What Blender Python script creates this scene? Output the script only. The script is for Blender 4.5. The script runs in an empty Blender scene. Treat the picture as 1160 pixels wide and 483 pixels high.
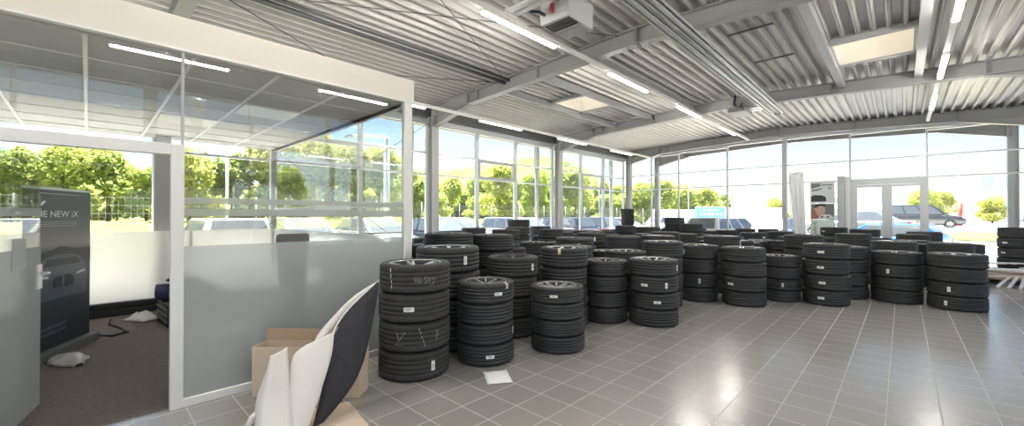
import bpy, math, random
from mathutils import Vector, Matrix
R = random.Random(7)
sc = bpy.context.scene
COL = sc.collection
PI = math.pi
sin, cos, rad = math.sin, math.cos, math.radians

# ------------------------------------------------------------------ helpers
class MB:
    """collects shapes; build() links them as ONE mesh object"""
    def __init__(s):
        s.v = []; s.f = []; s.m = []; s.s = []
    def face(s, idx, m=0, sm=False):
        s.f.append(tuple(idx)); s.m.append(m); s.s.append(sm)
    def hexa(s, p, m=0):
        b = len(s.v); s.v += [tuple(q) for q in p]
        for q in ((0,3,2,1),(4,5,6,7),(0,1,5,4),(1,2,6,5),(2,3,7,6),(3,0,4,7)):
            s.face([b+i for i in q], m)
        return s
    def box(s, x0, x1, y0, y1, z0, z1, m=0):
        return s.hexa([(x0,y0,z0),(x1,y0,z0),(x1,y1,z0),(x0,y1,z0),(x0,y0,z1),(x1,y0,z1),(x1,y1,z1),(x0,y1,z1)], m)
    def bar(s, a, b, w, h, m=0, up=(0,0,1)):
        a = Vector(a); b = Vector(b); d = (b-a).normalized(); u = Vector(up)
        if abs(d.dot(u)) > .98: u = Vector((1,0,0))
        r = d.cross(u).normalized()*w/2; u = r.cross(d).normalized()*h/2
        return s.hexa([a-r-u,a+r-u,b+r-u,b-r-u,a-r+u,a+r+u,b+r+u,b-r+u], m)
    def tube(s, pts, r, n=10, m=0, caps=True):
        pts = [Vector(p) for p in pts]; rs = r if isinstance(r,(list,tuple)) else [r]*len(pts)
        rings = []
        ref = None
        for i,p in enumerate(pts):
            d = (pts[min(i+1,len(pts)-1)]-pts[max(i-1,0)]).normalized()
            if ref is None:
                ref = Vector((0,0,1)) if abs(d.z) < .9 else Vector((1,0,0))
            a = d.cross(ref).normalized(); c = a.cross(d).normalized(); ref = c
            b = len(s.v)
            for k in range(n):
                t = 2*PI*k/n
                s.v.append(tuple(p+a*cos(t)*rs[i]+c*sin(t)*rs[i]))
            rings.append(b)
        for i in range(len(rings)-1):
            for k in range(n):
                k2 = (k+1)%n
                s.face((rings[i]+k,rings[i]+k2,rings[i+1]+k2,rings[i+1]+k), m, True)
        if caps:
            s.face([rings[0]+k for k in range(n)][::-1], m); s.face([rings[-1]+k for k in range(n)], m)
        return s
    def lathe(s, prof, n=32, c=(0,0,0), m=0, close=False, mod=None):
        """prof: list of (r,z); axis z through c"""
        b = len(s.v); k = len(prof)
        for i in range(n):
            t = 2*PI*i/n
            for j,(r,z) in enumerate(prof):
                if mod: r = mod(i,j,r)
                s.v.append((c[0]+r*cos(t), c[1]+r*sin(t), c[2]+z))
        for i in range(n):
            i2 = (i+1)%n
            for j in range(k if close else k-1):
                j2 = (j+1)%k
                s.face((b+i*k+j, b+i2*k+j, b+i2*k+j2, b+i*k+j2), m, True)
        return s
    def disc(s, c, r, n=24, m=0, axis='z'):
        b = len(s.v)
        for i in range(n):
            t = 2*PI*i/n; u, w = r*cos(t), r*sin(t)
            s.v.append((c[0]+u,c[1]+w,c[2]) if axis=='z' else ((c[0]+u,c[1],c[2]+w) if axis=='y' else (c[0],c[1]+u,c[2]+w)))
        s.face(range(b,b+n), m); return s
    def prism(s, poly, y0, y1, m=0, sm=False):
        """poly in x,z extruded along y"""
        b = len(s.v); n = len(poly)
        s.v += [(x,y0,z) for x,z in poly]+[(x,y1,z) for x,z in poly]
        s.face(list(range(b,b+n)), m); s.face(list(range(b+n,b+2*n))[::-1], m)
        for i in range(n):
            j = (i+1)%n; s.face((b+j,b+i,b+n+i,b+n+j), m, sm)
        return s
    def slab(s, poly, z0, z1, m=0):
        b = len(s.v); n = len(poly)
        s.v += [(x,y,z0) for x,y in poly]+[(x,y,z1) for x,y in poly]
        s.face(list(range(b,b+n))[::-1], m); s.face(list(range(b+n,b+2*n)), m)
        for i in range(n):
            j = (i+1)%n; s.face((b+i,b+j,b+n+j,b+n+i), m)
        return s
    def grid(s, rows, m=0, sm=True):
        """rows: list of equal-length lists of points"""
        b = len(s.v); w = len(rows[0])
        for r in rows: s.v += [tuple(p) for p in r]
        for i in range(len(rows)-1):
            for j in range(w-1):
                s.face((b+i*w+j,b+i*w+j+1,b+(i+1)*w+j+1,b+(i+1)*w+j), m, sm)
        return s
    def mesh(s, name, mats):
        me = bpy.data.meshes.new(name)
        me.from_pydata(s.v, [], s.f); 
        for m in (mats if isinstance(mats,(list,tuple)) else [mats]): me.materials.append(m)
        me.polygons.foreach_set('material_index', s.m); me.polygons.foreach_set('use_smooth', s.s)
        me.update(); return me
    def build(s, name, mats, parent=None, loc=(0,0,0), rz=0, bevel=0, solid=0, sub=0):
        return link(name, s.mesh(name, mats), parent, loc, rz, bevel, solid, sub)

def link(name, me, parent=None, loc=(0,0,0), rz=0, bevel=0, solid=0, sub=0):
    o = bpy.data.objects.new(name, me); COL.objects.link(o)
    o.parent = parent; o.location = loc; o.rotation_euler = (0,0,rz)
    if solid:
        q = o.modifiers.new('solid','SOLIDIFY'); q.thickness = solid; q.offset = 0
    if bevel:
        q = o.modifiers.new('bevel','BEVEL'); q.width = bevel; q.segments = 2; q.limit_method = 'ANGLE'
    if sub:
        q = o.modifiers.new('sub','SUBSURF'); q.levels = sub; q.render_levels = sub
    return o
def tag(o, label, cat, group=None, kind=None):
    o['label'] = label; o['category'] = cat
    if group: o['group'] = group
    if kind: o['kind'] = kind
    return o
def thing(name, label, cat, loc=(0,0,0), rz=0, group=None):
    o = bpy.data.objects.new(name, None); COL.objects.link(o)
    o.location = loc; o.rotation_euler = (0,0,rz); o.empty_display_size = .1
    return tag(o, label, cat, group)
def struct(name, mb, mats, parent=None, **k):
    o = mb.build(name, mats, parent, **k)
    if parent is None: o['kind'] = 'structure'
    return o
def sroot(name, loc=(0,0,0)):
    o = bpy.data.objects.new(name, None); COL.objects.link(o); o.location = loc
    o['kind'] = 'structure'; return o
def copy_tree(o, parent=None):
    c = o.copy(); COL.objects.link(c)
    if parent: c.parent = parent
    for ch in list(o.children): copy_tree(ch, c)
    return c

# camera model (for turning a bearing and a distance into a place on the floor plan)
FPX, EYE, TH, PITCH = 461., 1.5, rad(43.8), math.atan(3.5/461)
def place(px, dep):
    u = (px-580)/FPX
    return (-sin(TH)*dep+cos(TH)*u*dep, cos(TH)*dep+sin(TH)*u*dep)
def point(px, py, dep):
    x, y = place(px, dep); return Vector((x, y, EYE-(py-245)/FPX*dep))

# ------------------------------------------------------------------ materials
def nt(name):
    m = bpy.data.materials.new(name); m.use_nodes = True
    t = m.node_tree; t.nodes.clear()
    out = t.nodes.new('ShaderNodeOutputMaterial'); return m, t, out
def N(t, typ, **k):
    n = t.nodes.new('ShaderNode'+typ)
    for a,b in k.items():
        if hasattr(n, a) and a not in n.inputs: setattr(n, a, b)
        else: n.inputs[a].default_value = b
    return n
def rgb(c): return (c[0],c[1],c[2],1)
def pbr(name, col, rough=.5, metal=0, var=0, scale=8, bump=0, bscale=60, spec=.5, coat=0, stretch=None, emit=0):
    m, t, out = nt(name); L = t.links.new
    b = N(t,'BsdfPrincipled'); b.inputs['Roughness'].default_value = rough; b.inputs['Metallic'].default_value = metal
    b.inputs['Specular IOR Level'].default_value = spec; b.inputs['Coat Weight'].default_value = coat
    b.inputs['Base Color'].default_value = rgb(col)
    if emit:
        b.inputs['Emission Color'].default_value = rgb(col); b.inputs['Emission Strength'].default_value = emit
    tc = N(t,'TexCoord'); mp = N(t,'Mapping'); L(tc.outputs['Object'], mp.inputs[0])
    if stretch: mp.inputs['Scale'].default_value = stretch
    if var:
        n = N(t,'TexNoise'); n.inputs['Scale'].default_value = scale; n.inputs['Detail'].default_value = 4
        L(mp.outputs[0], n.inputs[0])
        r = N(t,'MapRange'); r.inputs['To Min'].default_value = 1-var; r.inputs['To Max'].default_value = 1+var
        L(n.outputs[0], r.inputs[0])
        x = N(t,'MixRGB', blend_type='MULTIPLY'); x.inputs[0].default_value = 1; x.inputs[1].default_value = rgb(col)
        L(r.outputs[0], x.inputs[2]); L(x.outputs[0], b.inputs['Base Color'])
    if bump:
        n = N(t,'TexNoise'); n.inputs['Scale'].default_value = bscale; n.inputs['Detail'].default_value = 3
        L(mp.outputs[0], n.inputs[0]); q = N(t,'Bump'); q.inputs['Strength'].default_value = bump; q.inputs['Distance'].default_value = .01
        L(n.outputs[0], q.inputs['Height']); L(q.outputs[0], b.inputs['Normal'])
    L(b.outputs[0], out.inputs[0]); return m
def thin_glass(name, tint=(.99,.995,.99), refl=1.0):
    m, t, out = nt(name); L = t.links.new
    lw = N(t,'LayerWeight'); lw.inputs['Blend'].default_value = .5
    p = N(t,'Math', operation='POWER'); L(lw.outputs['Facing'], p.inputs[0]); p.inputs[1].default_value = 5
    r = N(t,'MapRange'); L(p.outputs[0], r.inputs[0]); r.inputs['To Min'].default_value = .035*refl; r.inputs['To Max'].default_value = .95
    tr = N(t,'BsdfTransparent'); tr.inputs[0].default_value = rgb(tint)
    g = N(t,'BsdfGlossy'); g.inputs['Roughness'].default_value = 0
    mx = N(t,'MixShader'); L(r.outputs[0], mx.inputs[0]); L(tr.outputs[0], mx.inputs[1]); L(g.outputs[0], mx.inputs[2])
    L(mx.outputs[0], out.inputs[0]); return m
def frosted(name, blur=.3, clear=.12, milk=.38, col=(.93,.96,.95), back=.4):
    m, t, out = nt(name); L = t.links.new
    rf = N(t,'BsdfRefraction'); rf.inputs['Roughness'].default_value = blur; rf.inputs['IOR'].default_value = 1.12; rf.inputs['Color'].default_value = rgb(col)
    tl = N(t,'BsdfTranslucent'); tl.inputs['Color'].default_value = rgb(col)
    df = N(t,'BsdfDiffuse'); df.inputs['Color'].default_value = rgb(col)
    tr = N(t,'BsdfTransparent')
    a = N(t,'MixShader'); a.inputs[0].default_value = back; L(tl.outputs[0], a.inputs[1]); L(df.outputs[0], a.inputs[2])
    b = N(t,'MixShader'); b.inputs[0].default_value = milk; L(rf.outputs[0], b.inputs[1]); L(a.outputs[0], b.inputs[2])
    c = N(t,'MixShader'); c.inputs[0].default_value = clear; L(b.outputs[0], c.inputs[1]); L(tr.outputs[0], c.inputs[2])
    L(c.outputs[0], out.inputs[0]); return m
def leafy(name, col, col2):
    m, t, out = nt(name); L = t.links.new
    oi = N(t,'ObjectInfo'); g = N(t,'NewGeometry')
    n = N(t,'TexNoise'); n.inputs['Scale'].default_value = .9; L(g.outputs['Position'], n.inputs[0])
    x = N(t,'MixRGB'); x.inputs[1].default_value = rgb(col); x.inputs[2].default_value = rgb(col2)
    ad = N(t,'Math', operation='MULTIPLY_ADD'); L(n.outputs[0], ad.inputs[0]); ad.inputs[1].default_value = 1.2; ad.inputs[2].default_value = -.35
    a2 = N(t,'Math', operation='MULTIPLY_ADD', use_clamp=True); L(oi.outputs['Random'], a2.inputs[0]); a2.inputs[1].default_value = .5; L(ad.outputs[0], a2.inputs[2])
    L(a2.outputs[0], x.inputs[0])
    d = N(t,'BsdfDiffuse'); tl = N(t,'BsdfTranslucent'); L(x.outputs[0], d.inputs[0]); L(x.outputs[0], tl.inputs[0])
    mx = N(t,'MixShader'); mx.inputs[0].default_value = .58; L(d.outputs[0], mx.inputs[1]); L(tl.outputs[0], mx.inputs[2])
    L(mx.outputs[0], out.inputs[0]); return m
def lamp_mat(name, col, e):
    m, t, out = nt(name); n = N(t,'Emission'); n.inputs[0].default_value = rgb(col); n.inputs[1].default_value = e
    t.links.new(n.outputs[0], out.inputs[0]); return m
def tile_mat():
    m, t, out = nt('floor_tiles'); L = t.links.new
    g = N(t,'NewGeometry'); mp = N(t,'Mapping'); L(g.outputs['Position'], mp.inputs[0])
    P = .302
    mp.inputs['Location'].default_value = (2.21/P, -.24/P, 0); mp.inputs['Scale'].default_value = (1/P,1/P,0)
    sx = N(t,'SeparateXYZ'); L(mp.outputs[0], sx.inputs[0])
    def edge(o):
        f = N(t,'Math', operation='FRACT'); L(o, f.inputs[0])
        a = N(t,'Math', operation='SUBTRACT'); L(f.outputs[0], a.inputs[0]); a.inputs[1].default_value = .5
        b = N(t,'Math', operation='ABSOLUTE'); L(a.outputs[0], b.inputs[0]); return b.outputs[0]
    mx = N(t,'Math', operation='MAXIMUM'); L(edge(sx.outputs[0]), mx.inputs[0]); L(edge(sx.outputs[1]), mx.inputs[1])
    gr = N(t,'MapRange'); L(mx.outputs[0], gr.inputs[0]); gr.inputs['From Min'].default_value = .484; gr.inputs['From Max'].default_value = .491
    fl = N(t,'VectorMath', operation='FLOOR'); L(mp.outputs[0], fl.inputs[0])
    wn = N(t,'TexWhiteNoise'); L(fl.outputs[0], wn.inputs[0])
    no = N(t,'TexNoise'); no.inputs['Scale'].default_value = 14; no.inputs['Detail'].default_value = 5; L(g.outputs['Position'], no.inputs[0])
    av = N(t,'Math', operation='MULTIPLY_ADD'); L(wn.outputs[0], av.inputs[0]); av.inputs[1].default_value = .35; nm = N(t,'Math', operation='MULTIPLY_ADD'); L(no.outputs[0], nm.inputs[0]); nm.inputs[1].default_value = .35; nm.inputs[2].default_value = .2; L(nm.outputs[0], av.inputs[2])
    cr = N(t,'MixRGB'); cr.inputs[1].default_value = (.23,.217,.199,1); cr.inputs[2].default_value = (.30,.284,.26,1); L(av.outputs[0], cr.inputs[0])
    c2 = N(t,'MixRGB'); L(gr.outputs[0], c2.inputs[0]); L(cr.outputs[0], c2.inputs[1]); c2.inputs[2].default_value = (.42,.405,.375,1)
    b = N(t,'BsdfPrincipled'); L(c2.outputs[0], b.inputs['Base Color']); b.inputs['Specular IOR Level'].default_value = 1.0
    ro = N(t,'MapRange'); L(gr.outputs[0], ro.inputs[0]); ro.inputs['To Min'].default_value = .22; ro.inputs['To Max'].default_value = .8
    n2 = N(t,'TexNoise'); n2.inputs['Scale'].default_value = 2.2; L(g.outputs['Position'], n2.inputs[0])
    r2 = N(t,'Math', operation='MULTIPLY_ADD'); L(n2.outputs[0], r2.inputs[0]); r2.inputs[1].default_value = .0; L(ro.outputs[0], r2.inputs[2])
    L(r2.outputs[0], b.inputs['Roughness'])
    bu = N(t,'Bump'); bu.invert = True; bu.inputs['Strength'].default_value = .5; bu.inputs['Distance'].default_value = .004; L(gr.outputs[0], bu.inputs['Height'])
    b2 = N(t,'Bump'); b2.inputs['Strength'].default_value = .012; b2.inputs['Distance'].default_value = .01
    n3 = N(t,'TexNoise'); n3.inputs['Scale'].default_value = 9; L(g.outputs['Position'], n3.inputs[0]); L(n3.outputs[0], b2.inputs['Height']); L(bu.outputs[0], b2.inputs['Normal'])
    L(b2.outputs[0], b.inputs['Normal']); L(b.outputs[0], out.inputs[0]); return m

M = dict(
 tile=tile_mat(),
 carpet=pbr('brown_carpet',(.23,.195,.175),.95,var=.35,scale=30,bump=.6,bscale=220,spec=.1),
 white=pbr('white_lacquer',(.80,.79,.77),.45,var=.03,scale=3),
 cream=pbr('header_cream',(.74,.70,.64),.5,var=.03,scale=2),
 steel=pbr('painted_steel',(.33,.335,.34),.45,var=.06,scale=5),
 steelp=pbr('pale_painted_steel',(.50,.505,.51),.45,var=.05,scale=5),
 dark_steel=pbr('dark_painted_steel',(.12,.125,.13),.5,var=.08,scale=5),
 alu=pbr('aluminium_frame',(.62,.64,.66),.38,.35,var=.03,scale=4),
 bright=pbr('polished_aluminium',(.88,.885,.89),.32,.55),
 deck=pbr('galvanised_deck',(.60,.588,.565),.42,.25,var=.16,scale=2.2,stretch=(3,.35,3),spec=.4),
 roof=pbr('roof_felt',(.25,.25,.25),.8,var=.1),
 glass=thin_glass('window_glass'), pglass=thin_glass('partition_glass',(.975,.985,.98),2.1),
 frost=frosted('frosted_film',.14,.19,.54,(.97,1,.99),.6), stripe=frosted('frosted_stripe',.2,.42,.9,(.98,.99,.98),.25), film=frosted('window_film',.45,.05,.85,(.99,.98,.95)),
 panel=pbr('ceiling_panel',(.62,.625,.62),.85,var=.04,scale=20), tbar=pbr('ceiling_grid_white',(.90,.90,.89),.5),
 wall=pbr('wall_paint',(.80,.80,.785),.8,var=.04,scale=1.5,bump=.08,bscale=120),
 rubber=pbr('tyre_rubber',(.030,.030,.032),.62,var=.25,scale=7,bump=.12,bscale=180,spec=.45),
 rubber2=pbr('dusty_tyre_rubber',(.042,.041,.04),.75,var=.35,scale=9,bump=.15,bscale=160,spec=.35),
 side=pbr('tyre_sidewall',(.025,.025,.026),.55,var=.2,scale=10,spec=.45),
 rim_s=pbr('silver_alloy',(.70,.71,.72),.3,.55), rim_g=pbr('grey_alloy',(.34,.345,.355),.3,.5), rim_k=pbr('black_alloy',(.02,.02,.022),.25,.3,coat=.4),
 rim_b=pbr('shaded_dusty_barrel',(.045,.045,.048),.5,.5), cap=pbr('dark_centre_cap',(.03,.03,.035),.35), paper=pbr('white_paper',(.82,.82,.80),.7,var=.03), ink=pbr('grey_print',(.12,.12,.13),.7),  # barrel colour holds the shade behind the spokes along with brake dust
 tape=pbr('beige_tape',(.55,.47,.36),.7,var=.1), chalk=pbr('white_chalk',(.60,.60,.58),.9,var=.4,scale=60), ychalk=pbr('pale_chalk',(.70,.69,.58),.9,var=.3,scale=60),
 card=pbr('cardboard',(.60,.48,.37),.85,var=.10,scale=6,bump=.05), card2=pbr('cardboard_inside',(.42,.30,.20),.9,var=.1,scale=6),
 vinyl=pbr('cream_vinyl',(.74,.70,.65),.5,var=.05,scale=4,bump=.05,bscale=30), felt=pbr('black_felt',(.045,.044,.049),.85,var=.3,scale=18,bump=.3,bscale=260,spec=.2),
 red=pbr('red_plastic',(.35,.03,.03),.4), black=pbr('black_plastic',(.025,.025,.028),.45), fab=pbr('charcoal_fabric',(.05,.052,.058),.9,var=.2,scale=40),
 mat=pbr('purple_foam',(.075,.07,.16),.7,var=.1), matin=pbr('pale_foam',(.35,.36,.48),.7), poly=pbr('clear_plastic_bag',(.72,.70,.68),.25,var=.08),
 wood=pbr('pale_timber',(.55,.43,.30),.7,var=.2,scale=3,stretch=(1,12,12)), board=pbr('pale_board',(.72,.70,.66),.6,var=.06),
 lamp=lamp_mat('lit_diffuser',(1,.96,.88),27.0), lampw=lamp_mat('lit_diffuser_far',(1,.97,.91),3.0), dome=frosted('skylight_dome',.6,.03,1.0,(.62,.585,.52),.3),
 # outside
 asphalt=pbr('pale_concrete',(.52,.505,.48),.9,var=.12,scale=.5,bump=.1,bscale=40), grass=pbr('meadow_grass',(.27,.33,.07),.95,var=.4,scale=1.3,bump=.7,bscale=12,spec=.1),
 leaf=leafy('spring_leaves',(.33,.43,.12),(.58,.57,.19)), leafd=leafy('dark_leaves',(.25,.34,.11),(.42,.47,.16)), bark=pbr('bark',(.14,.11,.08),.9,var=.3,scale=6,bump=.5,bscale=20),
 hill=pbr('wooded_hill',(.15,.21,.07),1,var=.75,scale=.09,bump=1,bscale=.4,spec=.05), galv=pbr('galvanised_post',(.50,.51,.52),.45,.5),
 yard=pbr('added_dark_asphalt',(.22,.22,.22),.95,var=.2,scale=.7,bump=.2,bscale=30), brickw=pbr('workshop_wall',(.14,.125,.11),.9,var=.1), render=pbr('pale_render',(.72,.71,.68),.85,var=.04,scale=.6), rooft=pbr('building_roof',(.45,.44,.42),.7,var=.08), ctin=pbr('corrugated_tin',(.22,.213,.20),.55,.1,var=.1,scale=.6), bglass=pbr('building_window',(.38,.46,.52),.15,.2),
 cyan=pbr('turquoise_panel',(.12,.48,.62),.5,var=.08,scale=1.5), cwhite=pbr('container_white',(.75,.76,.77),.5,var=.03), cred=pbr('red_paint',(.6,.08,.06),.5),
 carglass=pbr('car_glass',(.14,.17,.20),.06,0,spec=.8), tyre=pbr('car_tyre_black',(.02,.02,.02),.8), hub=pbr('car_hub',(.55,.56,.57),.3,.8), lens=pbr('lamp_lens',(.7,.72,.75),.15,.3), tail=pbr('tail_lens',(.40,.02,.02),.2), plate=pbr('number_plate',(.8,.8,.78),.5), sail=pbr('pale_satin',(.80,.80,.82),.4,0,var=.06,scale=3),
)
def paint(n, c, metal=.4): 
    return pbr('car_paint_'+n, c, .25, metal, coat=.8)
SKY_E, SUN_E, EXPO = .045, 6.0, 2.52
# ------------------------------------------------------------------ room shell
XL, XR, YB, YR = -9.05, 2.85, 16.95, -6.0        # glass planes: window side, opposite side, far end, rear
FRAMES = (-4.5, .85, 6.2, 11.55, 16.7)
RIDGE = -3.1
def ztop(x): return 4.57-.043*abs(x-RIDGE)       # top of the roof beams = underside of the deck

struct('floor', MB().box(XL-.15,XR+.15,YR-.2,YB+.15,-.25,0), M['tile'])
struct('floor_carpet', MB().box(XL+.06,-4.13,-1.22,2.44,0,.008), M['carpet'])

# trapezoidal roof deck, ribs running away from the camera, openings for the skylights
PT = .19
SKY = [(-.85,.15,8.80,10.05),(-6.45,-5.45,8.30,9.50)]
x0d, x1d, y0d, y1d = -10.6, 3.65, YR-.2, 19.3
def zdeck(x, k):  return ztop(x)+.006+(.078,0,.010)[k]
deck = MB()
sec = []
i = 0
x = x0d
while x < x1d:
    sec += [(x,1),(x+.014,1),(x+.019,2),(x+.024,1),(x+.038,1),(x+.066,0),(x+.158,0),(x+.186,1)]
    x += PT
def span(xa, xb, q=0):
    out = [(y0d,y1d)]
    for (a,b,c,d) in SKY:
        a, b, c, d = a-q, b+q, c-q, d+q
        if xb > a and xa < b: out = [(y0d,c),(d,y1d)]
    return out
# valley bottom at level 1 (low), crown at level 0 (high)
for (xa,ka),(xb,kb) in zip(sec, sec[1:]):
    for ya,yb in span(xa,xb):
        b = len(deck.v)
        deck.v += [(xa,ya,zdeck(xa,ka)),(xb,ya,zdeck(xb,kb)),(xb,yb,zdeck(xb,kb)),(xa,yb,zdeck(xa,ka))]
        deck.face((b,b+1,b+2,b+3),0)
struct('ceiling', deck, M['deck'])
rf = MB()
xs = sorted({x0d, RIDGE, x1d, *[a for q in SKY for a in (q[0]-.06,q[1]+.06)]})
for xa, xb in zip(xs, xs[1:]):
    for ya, yb in span(xa+.01, xb-.01, .06):
        rf.hexa([(xa,ya,ztop(xa)+.115),(xb,ya,ztop(xb)+.115),(xb,yb,ztop(xb)+.115),(xa,yb,ztop(xa)+.115),
                 (xa,ya,ztop(xa)+.3),(xb,ya,ztop(xb)+.3),(xb,yb,ztop(xb)+.3),(xa,yb,ztop(xa)+.3)])
struct('ceiling_roof_slab', rf, M['roof'])

# portal frames: sloping I-beams with haunches and stiffener plates, H columns
def portal(y, xl, xr, outside=False):
    d = .27; b = MB()
    m = 0
    xs = [xl, RIDGE, xr]
    for a, c in ((xl,RIDGE),(RIDGE,xr)):
        for (lo,hi,w) in ((0,.018,.085),(d-.018,d,.085),(.018,d-.018,.006)):   # top flange, bottom flange, web
            b.hexa([(a,y-w,ztop(a)-hi),(c,y-w,ztop(c)-hi),(c,y+w,ztop(c)-hi),(a,y+w,ztop(a)-hi),
                    (a,y-w,ztop(a)-lo),(c,y-w,ztop(c)-lo),(c,y+w,ztop(c)-lo),(a,y+w,ztop(a)-lo)])
    for (xe, s) in ((xl,1),(xr,-1)):                                          # haunches
        xi = xe+s*1.45; w = .085
        za, zi = ztop(xe)-d, ztop(xi)-d
        for (w2, pa, pb) in ((.006,.24,.0),):
            lo, hi = (xe,xi) if s > 0 else (xi,xe)
            b.prism([(xe,za),(xi,zi),(xe,za-.26)], y-.006, y+.006)
        b.hexa([(xe,y-w,za-.278),(xi,y-w,zi-.018),(xi,y+w,zi-.018),(xe,y+w,za-.278),(xe,y-w,za-.26),(xi,y-w,zi),(xi,y+w,zi),(xe,y+w,za-.26)])
        b.box(xi-.008,xi+.008,y-.085,y+.085,ztop(xi)-d-.02,ztop(xi))
    for xs_ in (-7.0,-5.2,RIDGE-.012,RIDGE+.012,-1.1):
        if xl < xs_ < xr: b.box(xs_-.007,xs_+.007,y-.085,y+.085,ztop(xs_)-d-(.03 if abs(xs_-RIDGE)<.1 else 0),ztop(xs_)-.002)
    struct('roof_beam', b, M['steel'])
    for (xe, s) in ((xl,1),(xr,-1)):
        c = MB(); x = xe; h = ztop(xe)
        for q in (-1,1): c.box(x+q*.1-.008,x+q*.1+.008,y-.1,y+.1,0,h-.02)
        c.box(x-.1,x+.1,y-.005,y+.005,0,h-.02)
        c.box(x-.15,x+.15,y-.15,y+.15,-.01,.02)
        c.box(x-.1,x+.1,y-.1,y+.1,h-.30,h-.285); c.box(x-.1,x+.1,y-.1,y+.1,h-.55,h-.535)
        struct('steel_column', c, M['steelp'])
for y in FRAMES: portal(y, -8.78, 2.58)
# outer canopy frame: plain welded posts of the overhanging roof
portal(18.55, -8.3, 2.32)
# eaves beams along both glazed sides
for k, xe in (('trim_1',-8.93),('trim_2',2.73)):
    struct(k, MB().box(xe-.06,xe+.06,YR,YB-.05,ztop(xe)-.235,ztop(xe)-.02).box(xe-.09,xe+.09,YR,YB-.05,ztop(xe)-.25,ztop(xe)-.235), M['dark_steel'])
# skylight trimmers and purlin
tr = MB()
for xt in (-6.55,-5.36):
    tr.box(xt-.05,xt+.05,6.2,11.55,ztop(xt)-.13,ztop(xt)-.005)
tr.box(-6.5,-5.4,8.18,8.28,ztop(-5.9)-.06,ztop(-5.9)+.02).box(-6.5,-5.4,9.52,9.62,ztop(-5.9)-.06,ztop(-5.9)+.02)
struct('trim_3', tr, M['steel'])
tr = MB()
for xt in (-.95,.25):
    tr.box(xt-.06,xt+.06,6.2,11.55,ztop(xt)-.15,ztop(xt)-.005)
tr.box(-.9,.2,8.68,8.78,ztop(-.4)-.06,ztop(-.4)+.02).box(-.9,.2,10.07,10.17,ztop(-.4)-.06,ztop(-.4)+.02)
struct('trim_4', tr, M['steelp'])
struct('trim_5', MB().tube([(-6.15,.85,ztop(-6.15)-.07),(-6.15,6.2,ztop(-6.15)-.07)],.04).tube([(-6.02,.85,ztop(-6.02)-.05),(-6.02,6.2,ztop(-6.02)-.05)],.025), M['dark_steel'])
struct('trim_6', MB().box(-4.2,-4.08,6.2,11.55,ztop(-4.1)-.12,ztop(-4.1)-.004), M['steel'])
# roof bracing rods
br = MB()
for (a,c) in (((-3.2,.9),(-6.05,6.1)),((-6.4,.9),(-3.4,6.1)),((-8.6,2.2),(-6.25,6.1)),((-6.2,.9),(-8.6,5.0))):
    br.tube([(a[0],a[1],ztop(a[0])-.06),(c[0],c[1],ztop(c[0])-.06)],.008,6)
struct('trim_7', br, M['dark_steel'])
# wall bracing rods, both glazed sides, with the ring in the middle
for nm, xw in (('trim_8',-8.86),('trim_9',2.66)):
    w = MB()
    for (za,zb) in ((.3,3.9),(3.9,.3)): w.tube([(xw,.95,za),(xw,6.1,zb)],.008,6)
    ring = [(xw,3.525+.11*cos(t*PI/8),2.1+.11*sin(t*PI/8)) for t in range(17)]
    w.tube(ring,.012,6,caps=False)
    struct(nm, w, M['dark_steel'])

# skylight kerbs and milky domes
for n,(a,b,c,d) in enumerate(SKY):
    r = sroot('window_%d'%(30+n))
    z0 = ztop((a+b)/2)-.03; k = MB()
    k.box(a-.05,a,c-.05,d+.05,z0,z0+.45).box(b,b+.05,c-.05,d+.05,z0,z0+.45).box(a,b,c-.05,c,z0,z0+.45).box(a,b,d,d+.05,z0,z0+.45)
    k.build('kerb', M['white'], r)
    rows = []
    for i in range(9):
        rows.append([(a-.03+(b-a+.06)*i/8, c-.03+(d-c+.06)*j/8, z0+.45+.22*sin(PI*i/8)**.6*sin(PI*j/8)**.6) for j in range(9)])
    MB().grid(rows).build('dome', M['dome'], r, solid=.006)

# ---- glazed walls: every bay field a window of its own
wn = [0]
def glazed(axis, at, p0, p1, zlo, zhi, rails, sash=None, kick=.0, fw=.05, film=None):
    """a field between p0 and p1 along the wall; frame bars, panes between the rails"""
    wn[0] += 1
    r = sroot('window_%d' % wn[0])
    def bx(mb, q0, q1, z0, z1, t):
        return mb.box(at-t,at+t,q0,q1,z0,z1) if axis == 'x' else mb.box(q0,q1,at-t,at+t,z0,z1)
    f = MB(); t = .045
    bx(f,p0,p0+fw/2,zlo,zhi,t); bx(f,p1-fw/2,p1,zlo,zhi,t)
    bx(f,p0+fw/2,p1-fw/2,zlo,zlo+.07,t); bx(f,p0+fw/2,p1-fw/2,zhi-.05,zhi,t)
    for z in rails: bx(f,p0+fw/2,p1-fw/2,z-.02,z+.02,t)
    f.build('frame', M['alu'], r)
    zz = [zlo+.07]+list(rails)+[zhi-.05]
    for a, c in zip(zz, zz[1:]):
        bx(MB(),p0+fw/2,p1-fw/2,a,c,.004).build('pane', M['glass'], r)
    if sash:
        s = MB(); a, c = sash; w = .075
        bx(s,p0+.03,p1-.03,a,a+w,.06); bx(s,p0+.03,p1-.03,c-w,c,.06); bx(s,p0+.03,p0+.03+w,a+w,c-w,.06); bx(s,p1-.03-w,p1-.03,a+w,c-w,.06)
        s.build('opening_sash', M['steelp'], r)
    if film:
        o = -1 if at > 0 else 1
        (MB().box(at+.006*o-.002,at+.006*o+.002,p0+.03,p1-.03,film[0],film[1]) if axis=='x' else MB().box(p0+.03,p1-.03,at-.008,at-.004,film[0],film[1])).build('privacy_film', M['film'], r)
    return r
RL = (2.60, 3.17)
ylist = [-6.0,-4.5,-2.7,-.9,.85,2.55,4.35,6.2,7.93,9.58,11.5,13.3,14.95,16.7]
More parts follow.
